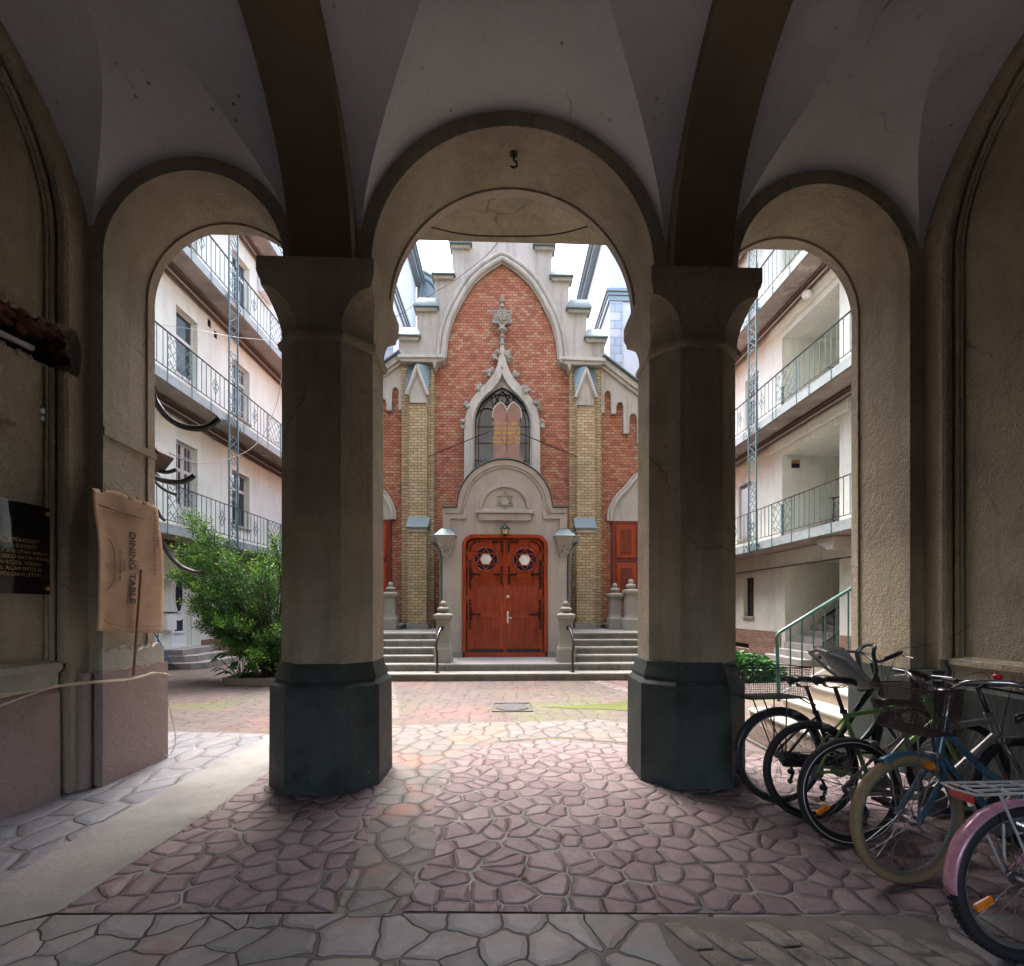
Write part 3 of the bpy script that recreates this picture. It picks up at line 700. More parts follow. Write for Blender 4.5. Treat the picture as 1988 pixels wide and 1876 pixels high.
# raking cornices and arcaded friezes on the aisles (right measured, mirrored)
for mr in (0, 1):
    f = (lambda P: P) if mr else (lambda P: mirX(P))
    R = [z1(x, y, 13.85) for x, y in ((1548, 985), (1552, 1310), (1575, 1312), (1573, 1185), (1582, 1163), (1596, 1156), (1610, 1163), (1618, 1185), (1620, 1315), (1655, 1316), (1656, 1262), (1665, 1242),
         (1681, 1234), (1697, 1242), (1704, 1262), (1706, 1450), (1745, 1452), (1746, 1345), (1757, 1322), (1772, 1312), (1790, 1322), (1798, 1345), (1800, 1520), (1840, 1522), (1842, 1420), (1870, 1395), (1895, 1420), (1897, 1600), (1935, 1600), (1937, 1430), (1937, 1290))]
    obj('arcaded_frieze', MB().prism(f(R), 13.87, 13.999, 'y'), M['stone'], SY)
    for dy, w_, yy in ((0, .10, 13.78), (34, .055, 13.82)):
        C = f([z1(x, y+dy, 13.8) for x, y in ((1560, 960), (1960, 1268))])
        obj('raking_cornice', MB().tube([(C[0][0], yy, C[0][1]), (C[1][0], yy, C[1][1])], w_, 4), M['stone'], SY, smooth=0)
    C = f([z1(x, y, 13.8) for x, y in ((1560, 936), (1980, 1258))])
    m = MB().prism([C[0], C[1], (C[1][0], C[1][1]+.04), (C[0][0], C[0][1]+.04)], 13.6, 14.4, 'y'); obj('coping', m, M['zinc'], SY)
# ogee window
gl = [z1(x, y, 13.95) for x, y in ((682, 1800), (682, 1500), (684, 1385), (696, 1315), (722, 1255), (760, 1212), (812, 1172), (870, 1143))]
gl = [(p.x, p.y) for p in spline([(a, b, 0) for a, b in gl], 4)]
G = gl + mirX(gl)[::-1][1:]
wn = emp('window', (AX, 13.9, 4.5), SY)
obj('glass', MB().prism(G, 13.965, 13.99, 'y'), M['glass'], wn, loc=(AX, 13.98, 4.5))
ho = [z1(x, y, 13.85) for x, y in ((610, 1800), (611, 1500), (614, 1400), (625, 1325), (655, 1240), (712, 1165), (775, 1100), (822, 1030), (845, 960), (856, 880), (859, 846))]
ho = [(p.x, p.y) for p in spline([(a, b, 0) for a, b in ho], 4)]
hi = [z1(x, y, 13.85) for x, y in ((655, 1800), (655, 1500), (658, 1400), (668, 1330), (694, 1262), (742, 1200), (806, 1140), (848, 1075), (866, 1010), (871, 985))]
hi = [(p.x, p.y) for p in spline([(a, b, 0) for a, b in hi], 4)]
o2 = ho + mirX(ho)[::-1]; i2 = hi + mirX(hi)[::-1][1:]
obj('hood', MB().prism(o2 + i2[::-1], 13.76, 13.95, 'y'), M['stone'], wn, bevel=.02)
sp = [z1(x, y, 13.9) for x, y in ((648, 1800), (650, 1400), (664, 1325), (700, 1250), (762, 1180), (830, 1105), (860, 1040), (872, 1000))]
sp = [(p.x, p.y) for p in spline([(a, b, 0) for a, b in sp], 4)]
SP = sp + mirX(sp)[::-1][1:]
obj('window_panel', MB().prism(SP + G[::-1], 13.88, 13.96, 'y'), M['stone'], wn)
obj('hood_roll', MB().tube([(x, 13.77, z) for x, z in offs(i2, -.03)], .035, 8).tube([(x, 13.86, z) for x, z in offs(SP, .02)], .022, 6), M['stone'], wn)
obj('frame', MB().tube([(x, 13.955, z) for x, z in G], .028, 6).tube([(x, 13.957, z) for x, z in offs(G, -.11)], .012, 5), M['iron'], wn)
# tracery: star and two small arches, glazing bars
cxs, czs = z1(872, 1222, 13.95)
m = MB()
def hexa(m, cx, cz, R, Y, r, n=6, flat=None, rot=0):
    for s in (0, 1):
        T = [(cx+R*sin(2*pi*k/3+s*pi+rot), Y, cz+R*cos(2*pi*k/3+s*pi+rot)) for k in range(3)]
        for k in range(3): m.tube([T[k], T[(k+1) % 3]], r, n, flat=flat)
hexa(m, cxs, czs, .25, 13.95, .017)
m.tube([(cxs+.31*cos(t*pi/20), 13.95, czs+.31*sin(t*pi/20)) for t in range(40)], .014, 6, closed=True)
for sx in (-1, 1):
    C = [z1(872+sx*x, y, 13.95) for x, y in ((175, 1330), (150, 1298), (105, 1282), (60, 1300), (20, 1345), (5, 1380))]
    m.tube([(x, 13.95, z) for x, z in [tuple(p[:2]) for p in spline([(a, b, 0) for a, b in C], 5)]], .016, 6)
for yy in (1408, 1520, 1640): a = z1(690, yy, 13.95); b = z1(1054, yy, 13.95); m.tube([(a[0], 13.95, a[1]), (b[0], 13.95, b[1])], .009, 6)
for xx in (872,): a = z1(xx, 1330, 13.95); b = z1(xx, 1800, 13.95); m.tube([(a[0], 13.95, a[1]), (a[0], 13.95, b[1])], .006, 6)
obj('tracery', m, M['iron'], wn)
random.seed(21)
m = MB()
for (x, y) in ((838, 905), (826, 935), (790, 1030), (772, 1050), (718, 1135), (700, 1158), (637, 1245), (624, 1275), (606, 1375), (600, 1402)):
    for k in (0, 1):
        m = MB()
        for q in range(6):
            px_ = x if not k else 1744-x
            X, Z = z1(px_+random.uniform(-16, 16), y+random.uniform(-16, 16), 13.8); m.blob((X, 13.80+random.uniform(-.05, .05), Z), random.uniform(.04, .07), 7, 5)
        obj('crocket', m, M['newel'], wn)
# finial with the stone star
fn = emp('finial', (AX, 13.8, z1(0, 850, 13.8)[1]), SY)
zz = lambda y: z1(872, y, 13.8)[1]
m = MB().lathe([(.05, zz(850)), (.085, zz(846)), (.085, zz(838)), (.055, zz(830)), (.06, zz(800)), (.09, zz(794)), (.09, zz(786)), (.05, zz(780)), (.05, zz(765)), (.10, zz(755)), (.12, zz(742)), (.07, zz(732)), (.05, zz(726))], (AX, 13.8, 0), 8)
for k in range(8): m.blob((AX+.1*cos(k*pi/4), 13.8+.1*sin(k*pi/4), zz(745)), .045, 6, 4)
m.lathe([(.075, zz(588)), (.04, zz(568)), (.035, zz(560)), (.075, zz(552)), (.075, zz(545)), (.03, zz(538)), (.055, zz(522)), (.05, zz(512)), (.012, zz(500))], (AX, 13.8, 0), 8)
for s in (-1, 1): m.blob((AX+s*.06, 13.8, zz(545)), .035, 6, 4)
obj('stem', m, M['newel'], fn)
zc2 = zz(655); RR = zz(575)-zc2
m = MB()
for s in (0, 1):
    T = [(AX+RR*sin(2*pi*k/3+s*pi), zc2+RR*cos(2*pi*k/3+s*pi)) for k in range(3)]; m.prism(T, 13.80+s*.003, 13.875, 'y')
hexa(m, AX, zc2, RR*.97, 13.80, .03, 6)
for k in range(7): m.blob((AX+(.09*cos(k*pi/3) if k else 0), 13.78, zc2+(.09*sin(k*pi/3) if k else 0)), .055, 8, 5)
for k in range(6): m.blob((AX+.15*cos(k*pi/3+.5), 13.79, zc2+.15*sin(k*pi/3+.5)), .035, 6, 4)
obj('stone_star', m, M['newel'], fn)

# ---------- porch
PO = emp('porch', (0, 11.5, .29), SY)
YP = 11.5
def body(xsh, yoff=0):
    P = [z2(x, y, YP) for x, y in ((488, 1432), (488, 345), (597, 345))]
    cx_, zb = z2(942, 345, YP); r = cx_-z2(597, 345, YP)[0]; zt = z2(942, -2, YP)[1]
    A = [(cx_+r*cos(radians(t)), zb+(zt-zb)*sin(radians(t))) for t in range(175, 4, -5)]
    return P + A + [z2(x, y, YP) for x, y in ((1288, 345), (1392, 345), (1392, 1432))]
B = body(0)
dl, dr_ = z2(632, 1432, YP)[0], z2(1252, 1432, YP)[0]; dzt = z2(942, 538, YP)[1]; zf = .29; rc = .27
door_o = [(dl, zf)] + [(dl, dzt-rc)] + [(dl+rc-rc*cos(radians(t)), dzt-rc+rc*sin(radians(t))) for t in range(10, 91, 10)] + [(dr_-rc+rc*sin(radians(t)), dzt-rc+rc*cos(radians(t))) for t in range(0, 91, 10)] + [(dr_, zf)]
poly = [(B[0][0], zf)] + B[1:-1] + [(B[-1][0], zf)] + door_o[::-1]
obj('porch_wall', MB().prism(poly, YP, 11.9, 'y'), M['stone_porch'], PO, bevel=.01)
inner = [(B[0][0]+.001, zf)] + [(x, z-.002) for x, z in B[1:-1]] + [(B[-1][0]-.001, zf)]
obj('porch_body', MB().prism(inner, 11.9, 13.999, 'y'), M['stone_porch'], PO)
# raised hood bands following the outline
top = B[1:-1]
inb = offs(top[::-1], .0); 
def inset(P, d): return offs(P, -d)
for d0, d1, yy in ((-.0, .13, 11.44), (.13, .19, 11.47)):
    A_ = inset(top, d0); C_ = inset(top, d1)
    obj('hood_band', MB().prism(A_ + C_[::-1], yy, YP-.0005, 'y'), M['stone_porch'], PO, bevel=.008)
T1 = [(x, 11.40, z+.01) for x, z in top]
m = MB(); A_ = offs(top, .012)
vs = [(x, 11.40, z) for x, z in A_] + [(x, 13.99, z) for x, z in A_] + [(x, 11.40, z+.02) for x, z in A_] + [(x, 13.99, z+.02) for x, z in A_]
n_ = len(A_); m.add(vs, [(i, i+1, n_+i+1, n_+i) for i in range(n_-1)] + [(2*n_+i, 2*n_+i+1, 3*n_+i+1, 3*n_+i) for i in range(n_-1)] + [(i, i+1, 2*n_+i+1, 2*n_+i) for i in range(n_-1)])
obj('porch_roof', m, M['zinc'], PO)
for s in (-1, 1):   # shoulder returns
    xs = z2(942+s*453, 0, YP)[0]
    P = [z2(942+s*x, y, YP) for x, y in ((452, 352), (452, 500), (398, 500), (398, 425), (275, 425), (275, 345), (300, 345), (300, 400), (425, 400), (425, 352))]
    obj('shoulder_moulding', MB().prism(P, 11.455, 11.4985, 'y'), M['stone_porch'], PO, bevel=.008)
# tympanum
cx_, zb = z2(942, 352, YP); r1 = cx_-z2(755, 352, YP)[0]; r2 = cx_-z2(780, 352, YP)[0]
hz1 = z2(942, 172, YP)[1]-zb; hz2 = z2(942, 197, YP)[1]-zb
a1 = [(cx_+r1*cos(radians(t)), zb+hz1*sin(radians(t))) for t in range(180, -1, -6)]; a2 = [(cx_+r2*cos(radians(t)), zb+hz2*sin(radians(t))) for t in range(180, -1, -6)]
obj('tympanum_arch', MB().prism(a1+a2[::-1], 11.455, 11.4985, 'y'), M['stone_porch'], PO, bevel=.01)
a, b = z2(730, 358, YP); c_, d_ = z2(1153, 358, YP)
obj('tympanum_sill', MB().box(a, c_, 11.38, 11.4985, z2(0, 382, YP)[1], b).box(a+.07, c_-.07, 11.42, 11.4985, z2(0, 433, YP)[1], z2(0, 384, YP)[1]), M['stone_porch'], PO, bevel=.012)
sx_, sz_ = z2(942, 290, YP); m = MB(); hexa(m, sx_, sz_, .215, 11.49, .015, 8)
m.torus((sx_, 11.497, sz_), .16, .006, 'y', 32, 4); obj('relief_star', m, M['newel'], PO)  # darker stone than the porch stands in for shading on the relief
# corner brackets with carved corbels and zinc pyramids
random.seed(4)
for s in (-1, 1):
    xc = z2(942+s*428, 0, YP)[0]
    zt = z2(0, 495, YP)[1]; zb_ = z2(0, 550, YP)[1]; zl = z2(0, 705, YP)[1]
    e = emp('corner_bracket', (xc, 11.45, zl), PO)
    w1 = .25
    m = MB().add([(xc-w1, 11.22, zb_), (xc+w1, 11.22, zb_), (xc+w1, 11.62, zb_), (xc-w1, 11.62, zb_), (xc-.10, 11.42, zt), (xc+.10, 11.42, zt), (xc+.10, 11.52, zt), (xc-.10, 11.52, zt)],
                 [(3, 2, 1, 0), (0, 1, 5, 4), (1, 2, 6, 5), (2, 3, 7, 6), (3, 0, 4, 7), (4, 5, 6, 7)]); obj('zinc_cap', m, M['zinc'], e)
    m = MB().loft([[(xc+x*k, 11.47+y*k2, z) for x, y in ((-1, -1), (1, -1), (1, 1), (-1, 1))] for k, k2, z in ((.045, .03, zl), (.09, .06, zl+.06), (.07, .06, zl+.1), (.14, .12, zb_-.24), (.15, .13, zb_-.2), (.17, .14, zb_-.16), (.20, .17, zb_-.05), (.225, .19, zb_-.03), (.225, .19, zb_-.001))])
    obj('corbel', m, M['stone_porch'], e, smooth=50)
    m = MB()
    for q in range(46):
        t_ = random.random(); m.blob((xc+random.uniform(-1, 1)*(.06+.12*t_), 11.47-(.05+.1*t_)-random.uniform(-.01, .02), zl+.04+t_*.28), random.uniform(.018, .034), 6, 4)
    obj('carving', m, M['stone_porch'], e)
# dark plinth course
for a, b in ((B[0][0]-.01, dl), (dr_, B[-1][0]+.01)): obj('porch_plinth', MB().box(a, b, 11.47, 11.4995, .291, .42), M['granite'], PO)
# ---------- double door
DO = emp('double_door', ((dl+dr_)/2, 11.5, .29), PO)
dlc = (dl+dr_)/2; fw = .085
di = [(dl+fw, .40)] + [(dl+fw, dzt-rc)] + [(dl+rc-(rc-fw)*cos(radians(t)), dzt-rc+(rc-fw)*sin(radians(t))) for t in range(10, 91, 10)] + [(dr_-rc+(rc-fw)*sin(radians(t)), dzt-rc+(rc-fw)*cos(radians(t))) for t in range(0, 91, 10)] + [(dr_-fw, .40)]
do = [(x, z) if z > .35 else (x, .40) for x, z in door_o]
obj('door_frame', MB().prism(do + di[::-1], 11.46, 11.62, 'y'), M['door_wood'], DO, bevel=.008)
obj('threshold', MB().box(dl+.04, dr_-.04, 11.50, 11.62, .293, .398), M['door_wood'], DO)
def frac(pts): return pts
U = lambda x: dl + (x-20)/(1030-20)*(dr_-dl)         # close-up pixel columns of the door -> metres
V = lambda y: dzt - (y-270)/(1735-270)*(dzt-.293)
for s, x0, x1 in ((-1, 78, 524), (1, 531, 975)):
    e = emp('door_leaf', (U((x0+x1)/2), 11.53, .40), DO)
    P = [(U(x0), V(1685)), (U(x1), V(1685))]
    if s < 0: P += [(U(x1), V(322))] + [(U(x0)+.2-.2*sin(radians(t)), V(322)-.2+.2*cos(radians(t))) for t in range(0, 91, 15)]
    else: P += [(U(x1)-.2+.2*cos(radians(t)), V(322)-.2+.2*sin(radians(t))) for t in range(0, 91, 15)] + [(U(x0), V(322))]
    obj('leaf_board', MB().prism(P, 11.54, 11.58, 'y'), M['door_wood'], e)
    c0, c1 = (x0+62, x1-66) if s < 0 else (x0+70, x1-60)
    obj('plank_panel', MB().box(U(c0), U(c1), 11.532, 11.5399, V(1190), V(780)).box(U(c0), U(c1), 11.532, 11.5399, V(1610), V(1258)), M['door_planks'], e)
    m = MB()
    for (ya, yb) in ((718, 728), (772, 782), (1193, 1200), (1250, 1260), (1606, 1615)): m.box(U(c0-4), U(c1+4), 11.522, 11.532, V(yb), V(ya))
    for xx in (c0-8, c1): m.box(U(xx), U(xx+8), 11.524, 11.5315, V(1190), V(780)).box(U(xx), U(xx+8), 11.524, 11.5315, V(1610), V(1258))
    obj('rail_moulding', m, M['door_wood'], e)
    cxg, czg = U(298 if s < 0 else 760), V(563 if s < 0 else 570); Rg = U(434)-U(298)
    obj('round_window', MB().lathe([(Rg, 11.52), (Rg, 11.539), ][::-1], (cxg, 0, czg), 40, 'y'), M['glass_blue'], e)
    hx = [(cxg+.56*Rg*cos(radians(60*k)), czg+.56*Rg*sin(radians(60*k))) for k in range(6)]
    obj('white_pane', MB().prism(hx, 11.514, 11.519, 'y'), M['glass_milk'], e)
    m = MB(); hexa(m, cxg, czg, Rg*.985, 11.513, .016, 4); obj('star_bars', m, M['door_wood'], e, smooth=0)
    m = MB().torus((cxg, 11.527, czg), Rg+.008, .016, 'y', 40, 6)
    m.tube([(U(c0)+.0, 11.528, V(712))] + [(U(c0)+.12-.12*cos(radians(t)), 11.528, V(505)+.12*sin(radians(t))) for t in range(0, 91, 15)] + [(U(c1)-.12+.12*sin(radians(t)), 11.528, V(505)+.12*cos(radians(t))) for t in range(0, 91, 15)] + [(U(c1), 11.528, V(712))], .007, 5)
    obj('window_ring', m, M['door_wood'], e)
    # wrought iron
    m = MB(); Yi = 11.518
    def dots(pts, r=.027):
        for (x, y) in pts: m.blob((U(x), Yi, V(y)), r, 8, 5, (1, .7, 1))
    def rod(pts, r=.011): m.tube([(U(x), Yi+.004, V(y)) for x, y in pts], r, 6)
    X = (lambda x: x) if s < 0 else (lambda x: 1055-x)
    for yc in (745, 1225):
        rod([(X(110), yc-170), (X(110), yc+170)]); rod([(X(110), yc), (X(230), yc)], .009)
        dots([(X(110), yc+k) for k in (-165, -130, -75, -20, 0, 55, 110, 160)]); dots([(X(x), yc) for x in (150, 178, 215)]); dots([(X(110), yc)], .03)
        rod([(X(110), yc-70), (X(130), yc-50), (X(135), yc-20), (X(112), yc)]); rod([(X(110), yc+70), (X(130), yc+50), (X(135), yc+20), (X(112), yc)])
    rod([(X(485), 655), (X(485), 860)]); rod([(X(485), 748), (X(395), 748)], .009)
    dots([(X(485), k) for k in (660, 700, 748, 780, 850)]); dots([(X(x), 748) for x in (455, 430, 402)]); dots([(X(485), 748)], .026)
    rod([(X(485), 775), (X(466), 800), (X(470), 830), (X(488), 850)])
    rod([(X(485), 350), (X(485), 468)], .009); rod([(X(495), 358), (X(375), 358)], .009); dots([(X(485), 358)], .028)
    dots([(X(485), k) for k in (395, 430, 465)]); dots([(X(x), 358) for x in (445, 410, 380)])
    rod([(X(108), 472), (X(112), 430), (X(135), 385), (X(175), 362), (X(220), 355)], .009); dots([(X(108), 468), (X(110), 435), (X(122), 402), (X(150), 372), (X(180), 358), (X(216), 354)], .02)
    obj('ironwork', m, M['iron'], e)
    m = MB().box(U(x0+14), U(x1-16), 11.524, 11.5395, V(1685), V(1650))
    for k in range(13):
        xa = U(x0+14)+k*(U(x1-16)-U(x0+14))/13; xb = xa+(U(x1-16)-U(x0+14))/13
        m.prism([(xa, V(1650)), (xb, V(1650)), ((xa+xb)/2, V(1634))], 11.524, 11.5395, 'y')
    obj('kick_strip', m, M['black_matt'], e)
    if s > 0:
        obj('lock_plate', MB().lathe([(.035, 11.512), (.035, 11.5395)], (U(560), 0, V(1012)), 16, 'y').box(U(546), U(568), 11.514, 11.5395, V(1330), V(1185)), M['white_metal'], e, bevel=.004)
        obj('handle', MB().tube([(U(557), 11.515, V(1260)), (U(557), 11.47, V(1262)), (U(605), 11.465, V(1272))], .010, 8), M['white_metal'], e)
    m = MB()
    for yy in (485, 620, 1030, 1600): m.tube([(U(70 if s < 0 else 982), 11.45, V(yy+20)), (U(70 if s < 0 else 982), 11.45, V(yy-20))], .008, 6)
    obj('hinge', m, M['steel'], e)
obj('centre_astragal', MB().box(U(512), U(533), 11.515, 11.5395, V(1690), V(322)), M['door_wood'], DO, bevel=.004)
# tablets of the law on the porch top
TB = emp('stone_tablets', (z1(903, 1640, 11.9)[0], 11.9, 5.2), PO)
q = lambda x, y: z1(x, y, 11.9)
left = [q(*p) for p in ((795, 1668), (797, 1640), (806, 1625), (812, 1600), (815, 1370), (805, 1358), (806, 1325), (812, 1300), (826, 1278), (858, 1252))]
mid = [q(*p) for p in ((884, 1270), (898, 1300), (903, 1330), (908, 1300), (922, 1270))]
right = [q(*p) for p in ((947, 1252), (980, 1276), (994, 1298), (1000, 1325), (1002, 1358), (990, 1370), (992, 1600), (998, 1625), (1010, 1640), (1012, 1668))]
obj('tablet_slab', MB().prism(left+mid+right, 11.80, 12.02, 'y'), M['redstone'], TB, bevel=.012)
obj('tablet_groove', MB().tube([(mid[2][0], 11.80, mid[2][1]), (mid[2][0], 11.80, left[3][1])], .010, 5), M['broken_brick'], TB)
obj('tablet_edge', MB().tube([(x, 11.80, z) for x, z in (left[5:]+mid+right[:5])], .016, 6), M['stone'], TB)
gx = [q(858, 0)[0], q(950, 0)[0]]; zr = [q(0, y)[1] for y in (1385, 1422, 1450, 1485, 1515)]
LR = ["אנכי", "לא יהיה", "לא תשא", "זכור את", "כבד את"]; LL = ["לא תרצח", "לא תנאף", "לא תגנב", "לא תענה", "לא תחמד"]
for lines, xx in ((LL, gx[0]), (LR, gx[1])):
    for t_, z_ in zip(lines, zr):
        text('lettering', t_[::-1], .098, M['gilt_dull'], TB, Matrix.Translation((xx, 11.797, z_-.03)) @ Matrix.Rotation(pi/2, 4, 'X'), .002, bold=.002)
# tie rods
for s in (-1, 1):
    a = z1(872+s*72, 1432, 11.9); b = z1(872+s*512, 1610, 13.45)
    tag(obj('tie_rod', MB().tube([(a[0], 11.9, a[1]), (b[0], 13.5, b[1])], .011, 6), M['iron'], label='thin iron stay from the stone tablets to the %s yellow buttress' % ('left' if s < 0 else 'right'), cat='stay rod', group='iron stays of the stone tablets'))
# side doors and their ogee hoods
for mr in (0, 1):
    f = (lambda P: P) if mr else (lambda P: mirX(P))
    e = emp('side_door', (f([(3.7, 0)])[0][0], 13.9, 1.7), SY)
    x0 = z2(1722, 0, 13.9)[0]; x1 = x0+1.5; zt = z2(0, 428, 13.9)[1]; zb_ = 1.72
    g = lambda *a: tuple(sorted(f([(v, 0) for v in a])[i][0] for i in range(2)))
    a, b = g(x0, x1); obj('door_frame', MB().box(a, b, 13.90, 13.999, zb_, zt), M['side_door'], e)
    m = MB(); mp = MB()
    for (u0, u1) in ((x0+.12, x0+.68), (x0+.8, x0+1.38)):
        for (za, zbb) in ((zb_+.15, zb_+1.0), (zb_+1.15, zt-.12)):
            a, b = g(u0, u1); m.box(a, b, 13.87, 13.8995, za, zbb)
            a, b = g(u0+.12, u1-.12); mp.box(a, b, 13.855, 13.8695, za+.12, zbb-.12)
    obj('door_panel', m, M['door_wood'], e, bevel=.01); obj('raised_field', mp, M['side_door'], e, bevel=.008)
    cxd = x0+.75
    P = [(x0+.0, zt+.002), (x0+.03, zt+.28), (x0+.2, zt+.62), (x0+.42, zt+.85), (cxd, zt+1.25), (x1-.42, zt+.85), (x1-.2, zt+.62), (x1-.03, zt+.28), (x1, zt+.002)]
    PS = [tuple(p[:2]) for p in spline([(a, b, 0) for a, b in P[:5]], 6)]; PS += [(2*cxd-x, z) for x, z in PS[::-1][1:]]
    obj('lunette', MB().prism(f(PS), 13.93, 13.999, 'y'), M['stone'], e)
    for d, r_ in ((.03, .055), (.12, .035)): obj('lunette_moulding', MB().tube([(x, 13.9, z) for x, z in f(offs(PS, d))], r_, 8), M['stone'], e)

# ---------- granite steps, landings
ST = thing('entrance_steps', (0, 10.4, 0), 'weathered granite steps rising to the red double door and to both side landings', 'steps')
m = MB().box(-2.75, 2.75, 9.70, 10.6, 0, .105); m2 = MB().box(-2.77, 2.77, 9.675, 10.6, .1055, .145)
obj('riser', m, M['granite_dark'], ST); obj('tread', m2, M['granite'], ST, bevel=.008)
obj('riser', MB().box(-2.75, 2.75, 10.12, 11.6, .145, .25), M['granite_dark'], ST); obj('tread', MB().box(-2.77, 2.77, 10.095, 11.62, .2505, .29), M['granite'], ST, bevel=.008)
for s in (-1, 1):
    for k in range(4):
        y0 = 10.42+k*.285; z0 = .29+k*.145; y1 = 14.0
        a, b = sorted((s*1.50, s*(3.3-.0*k))); 
        obj('riser', MB().box(a, b, y0, y1-.01*k, z0, z0+.105), M['granite_dark'], ST); obj('tread', MB().box(a-.005*(4-k), b+.005*(4-k), y0-.025, y1-.01*k, z0+.1055, z0+.145), M['granite'], ST, bevel=.008)
    for k in range(6):       # sideways flight to the side door
        a, b = sorted((s*(2.75+.26*k), s*5.2)); z0 = .87+.142*k
        obj('riser', MB().box(a, b, 12.9-.001*k, 13.99, z0, z0+.102), M['granite_dark'], ST); obj('tread', MB().box(a-(.02 if s > 0 else 0), b+(.02 if s < 0 else 0), 12.88-.001*k, 13.99, z0+.1025, z0+.142), M['granite'], ST)
# stone newels with ball finials
def newel(x, y, z, hgt, label):
    t = thing('stone_newel', (x, y, z), label, 'newel post', group='stone newels of the entrance steps')
    w_ = .165
    def sq(k, zz_): return [(x-k, y-k, z+zz_), (x+k, y-k, z+zz_), (x+k, y+k, z+zz_), (x-k, y+k, z+zz_)]
    H_ = hgt
    obj('post', MB().loft([sq(.185, 0), sq(.185, .27), sq(.175, .30), sq(.155, .33), sq(.15, .36), sq(.14, .40), sq(.135, H_-.13), sq(.15, H_-.12), sq(.15, H_-.09)]), M['newel'], t, smooth=0, bevel=.01)
    obj('cap', MB().loft([sq(.145, H_-.089), sq(.185, H_-.06), sq(.19, H_), sq(.18, H_+.02), sq(.10, H_+.045)]), M['newel'], t, smooth=0, bevel=.008)
    m = MB().lathe([(.07, H_+.04), (.065, H_+.06), (.10, H_+.08), (.118, H_+.11), (.118, H_+.145), (.10, H_+.165), (.055, H_+.185)] + [(.072*sin(a), H_+.235-.072*cos(a)) for a in (.7, 1.1, 1.6, 2.1, 2.6, 3.1)], (x, y, z), 12)
    for k in range(12): m.blob((x+.108*cos(k*pi/6), y+.108*sin(k*pi/6), z+H_+.125), .024, 6, 4, (1, 1, 1.5))
    obj('ball_finial', m, M['newel'], t, smooth=60)
newel(-1.32, 10.5, .29, 1.0, 'stone newel with a ball finial just left of the red double door')
newel(1.30, 10.5, .29, 1.0, 'stone newel with a ball finial just right of the red double door')
newel(-3.02, 13.0, .87, .95, 'weathered stone newel at the foot of the left side door steps')
newel(2.93, 13.0, .87, .93, 'weathered stone newel left of the right side door steps, further back of the pair')
newel(3.22, 12.45, .86, 1.02, 'taller stone newel half hidden by the right pillar, nearer of the pair')
# black handrails
for s, lab in ((-1, 'left'), (1, 'right')):
    x = s*1.335
    t = thing('step_handrail', (x, 9.9, .145), 'short bent black handrail fixed to the %s newel by the red door' % lab, 'handrail', group='black handrails of the entrance steps')
    obj('rail', MB().tube(spline([(x, 10.3, 1.02), (x, 10.2, 1.02), (x+s*.04, 10.0, .86), (x+s*.05, 9.88, .66), (x+s*.03, 9.87, .55)], 6), .024, 10), M['black'], t)
    obj('post', MB().tube([(x+s*.03, 9.87, .56), (x+s*.03, 9.87, .15)], .024, 10).lathe([(.05, .146), (.05, .16)], (x+s*.03, 9.87, 0), 12), M['black'], t)
    obj('wall_fixing', MB().lathe([(.05, 10.29), (.05, 10.33)], (x, 0, 1.02), 14, 'y'), M['black'], t)
# downpipes of the porch
for s, lab in ((-1, 'left'), (1, 'right')):
    t = thing('downpipe', (s*1.62, 11.9, .4), 'grey zinc downpipe bent round the %s side of the porch' % lab, 'downpipe', group='downpipes of the porch')
    a = [z2(942+s*x, y, 11.75) for x, y in ((525, 570), (522, 605), (478, 655), (468, 700), (468, 1090))]
    obj('pipe', MB().tube([(p[0], 11.75+.02*i, p[1]) for i, p in enumerate(a)], .045, 10), M['zinc_dark'], t)
    obj('hopper', MB().prism([z2(942+s*x, y, 11.75) for x, y in ((540, 560), (545, 578), (500, 600), (450, 580), (450, 560))], 11.66, 11.84, 'y'), M['zinc_dark'], t)
# lantern over the door
xl, _ = z2(942, 0, 11.4); zl = lambda y: z2(0, y, 11.4)[1]
t = thing('wall_lantern', (xl, 11.4, zl(545)), 'small black carriage lantern over the red double door', 'lantern')
obj('roof', MB().lathe([(.115, zl(495)), (.115, zl(488)), (.075, zl(475)), (.06, zl(470)), (.012, zl(464)), (.012, zl(455)), (.004, zl(450))], (xl, 11.38, 0), 8), M['dkgreen'], t)
obj('glass_body', MB().lathe([(.055, zl(532)), (.085, zl(496))], (xl, 11.38, 0), 8), M['glass_amber'], t, smooth=0)
m = MB().lathe([(.015, zl(548)), (.03, zl(540)), (.06, zl(533))], (xl, 11.38, 0), 8)
for k in range(8): a = pi*k/4; m.tube([(xl+.056*cos(a), 11.38+.056*sin(a), zl(532)), (xl+.087*cos(a), 11.38+.087*sin(a), zl(496))], .005, 4)
m.tube([(xl, 11.50, zl(505)), (xl, 11.43, zl(538)), (xl, 11.38, zl(542))], .01, 6)
obj('frame', m, M['iron'], t)
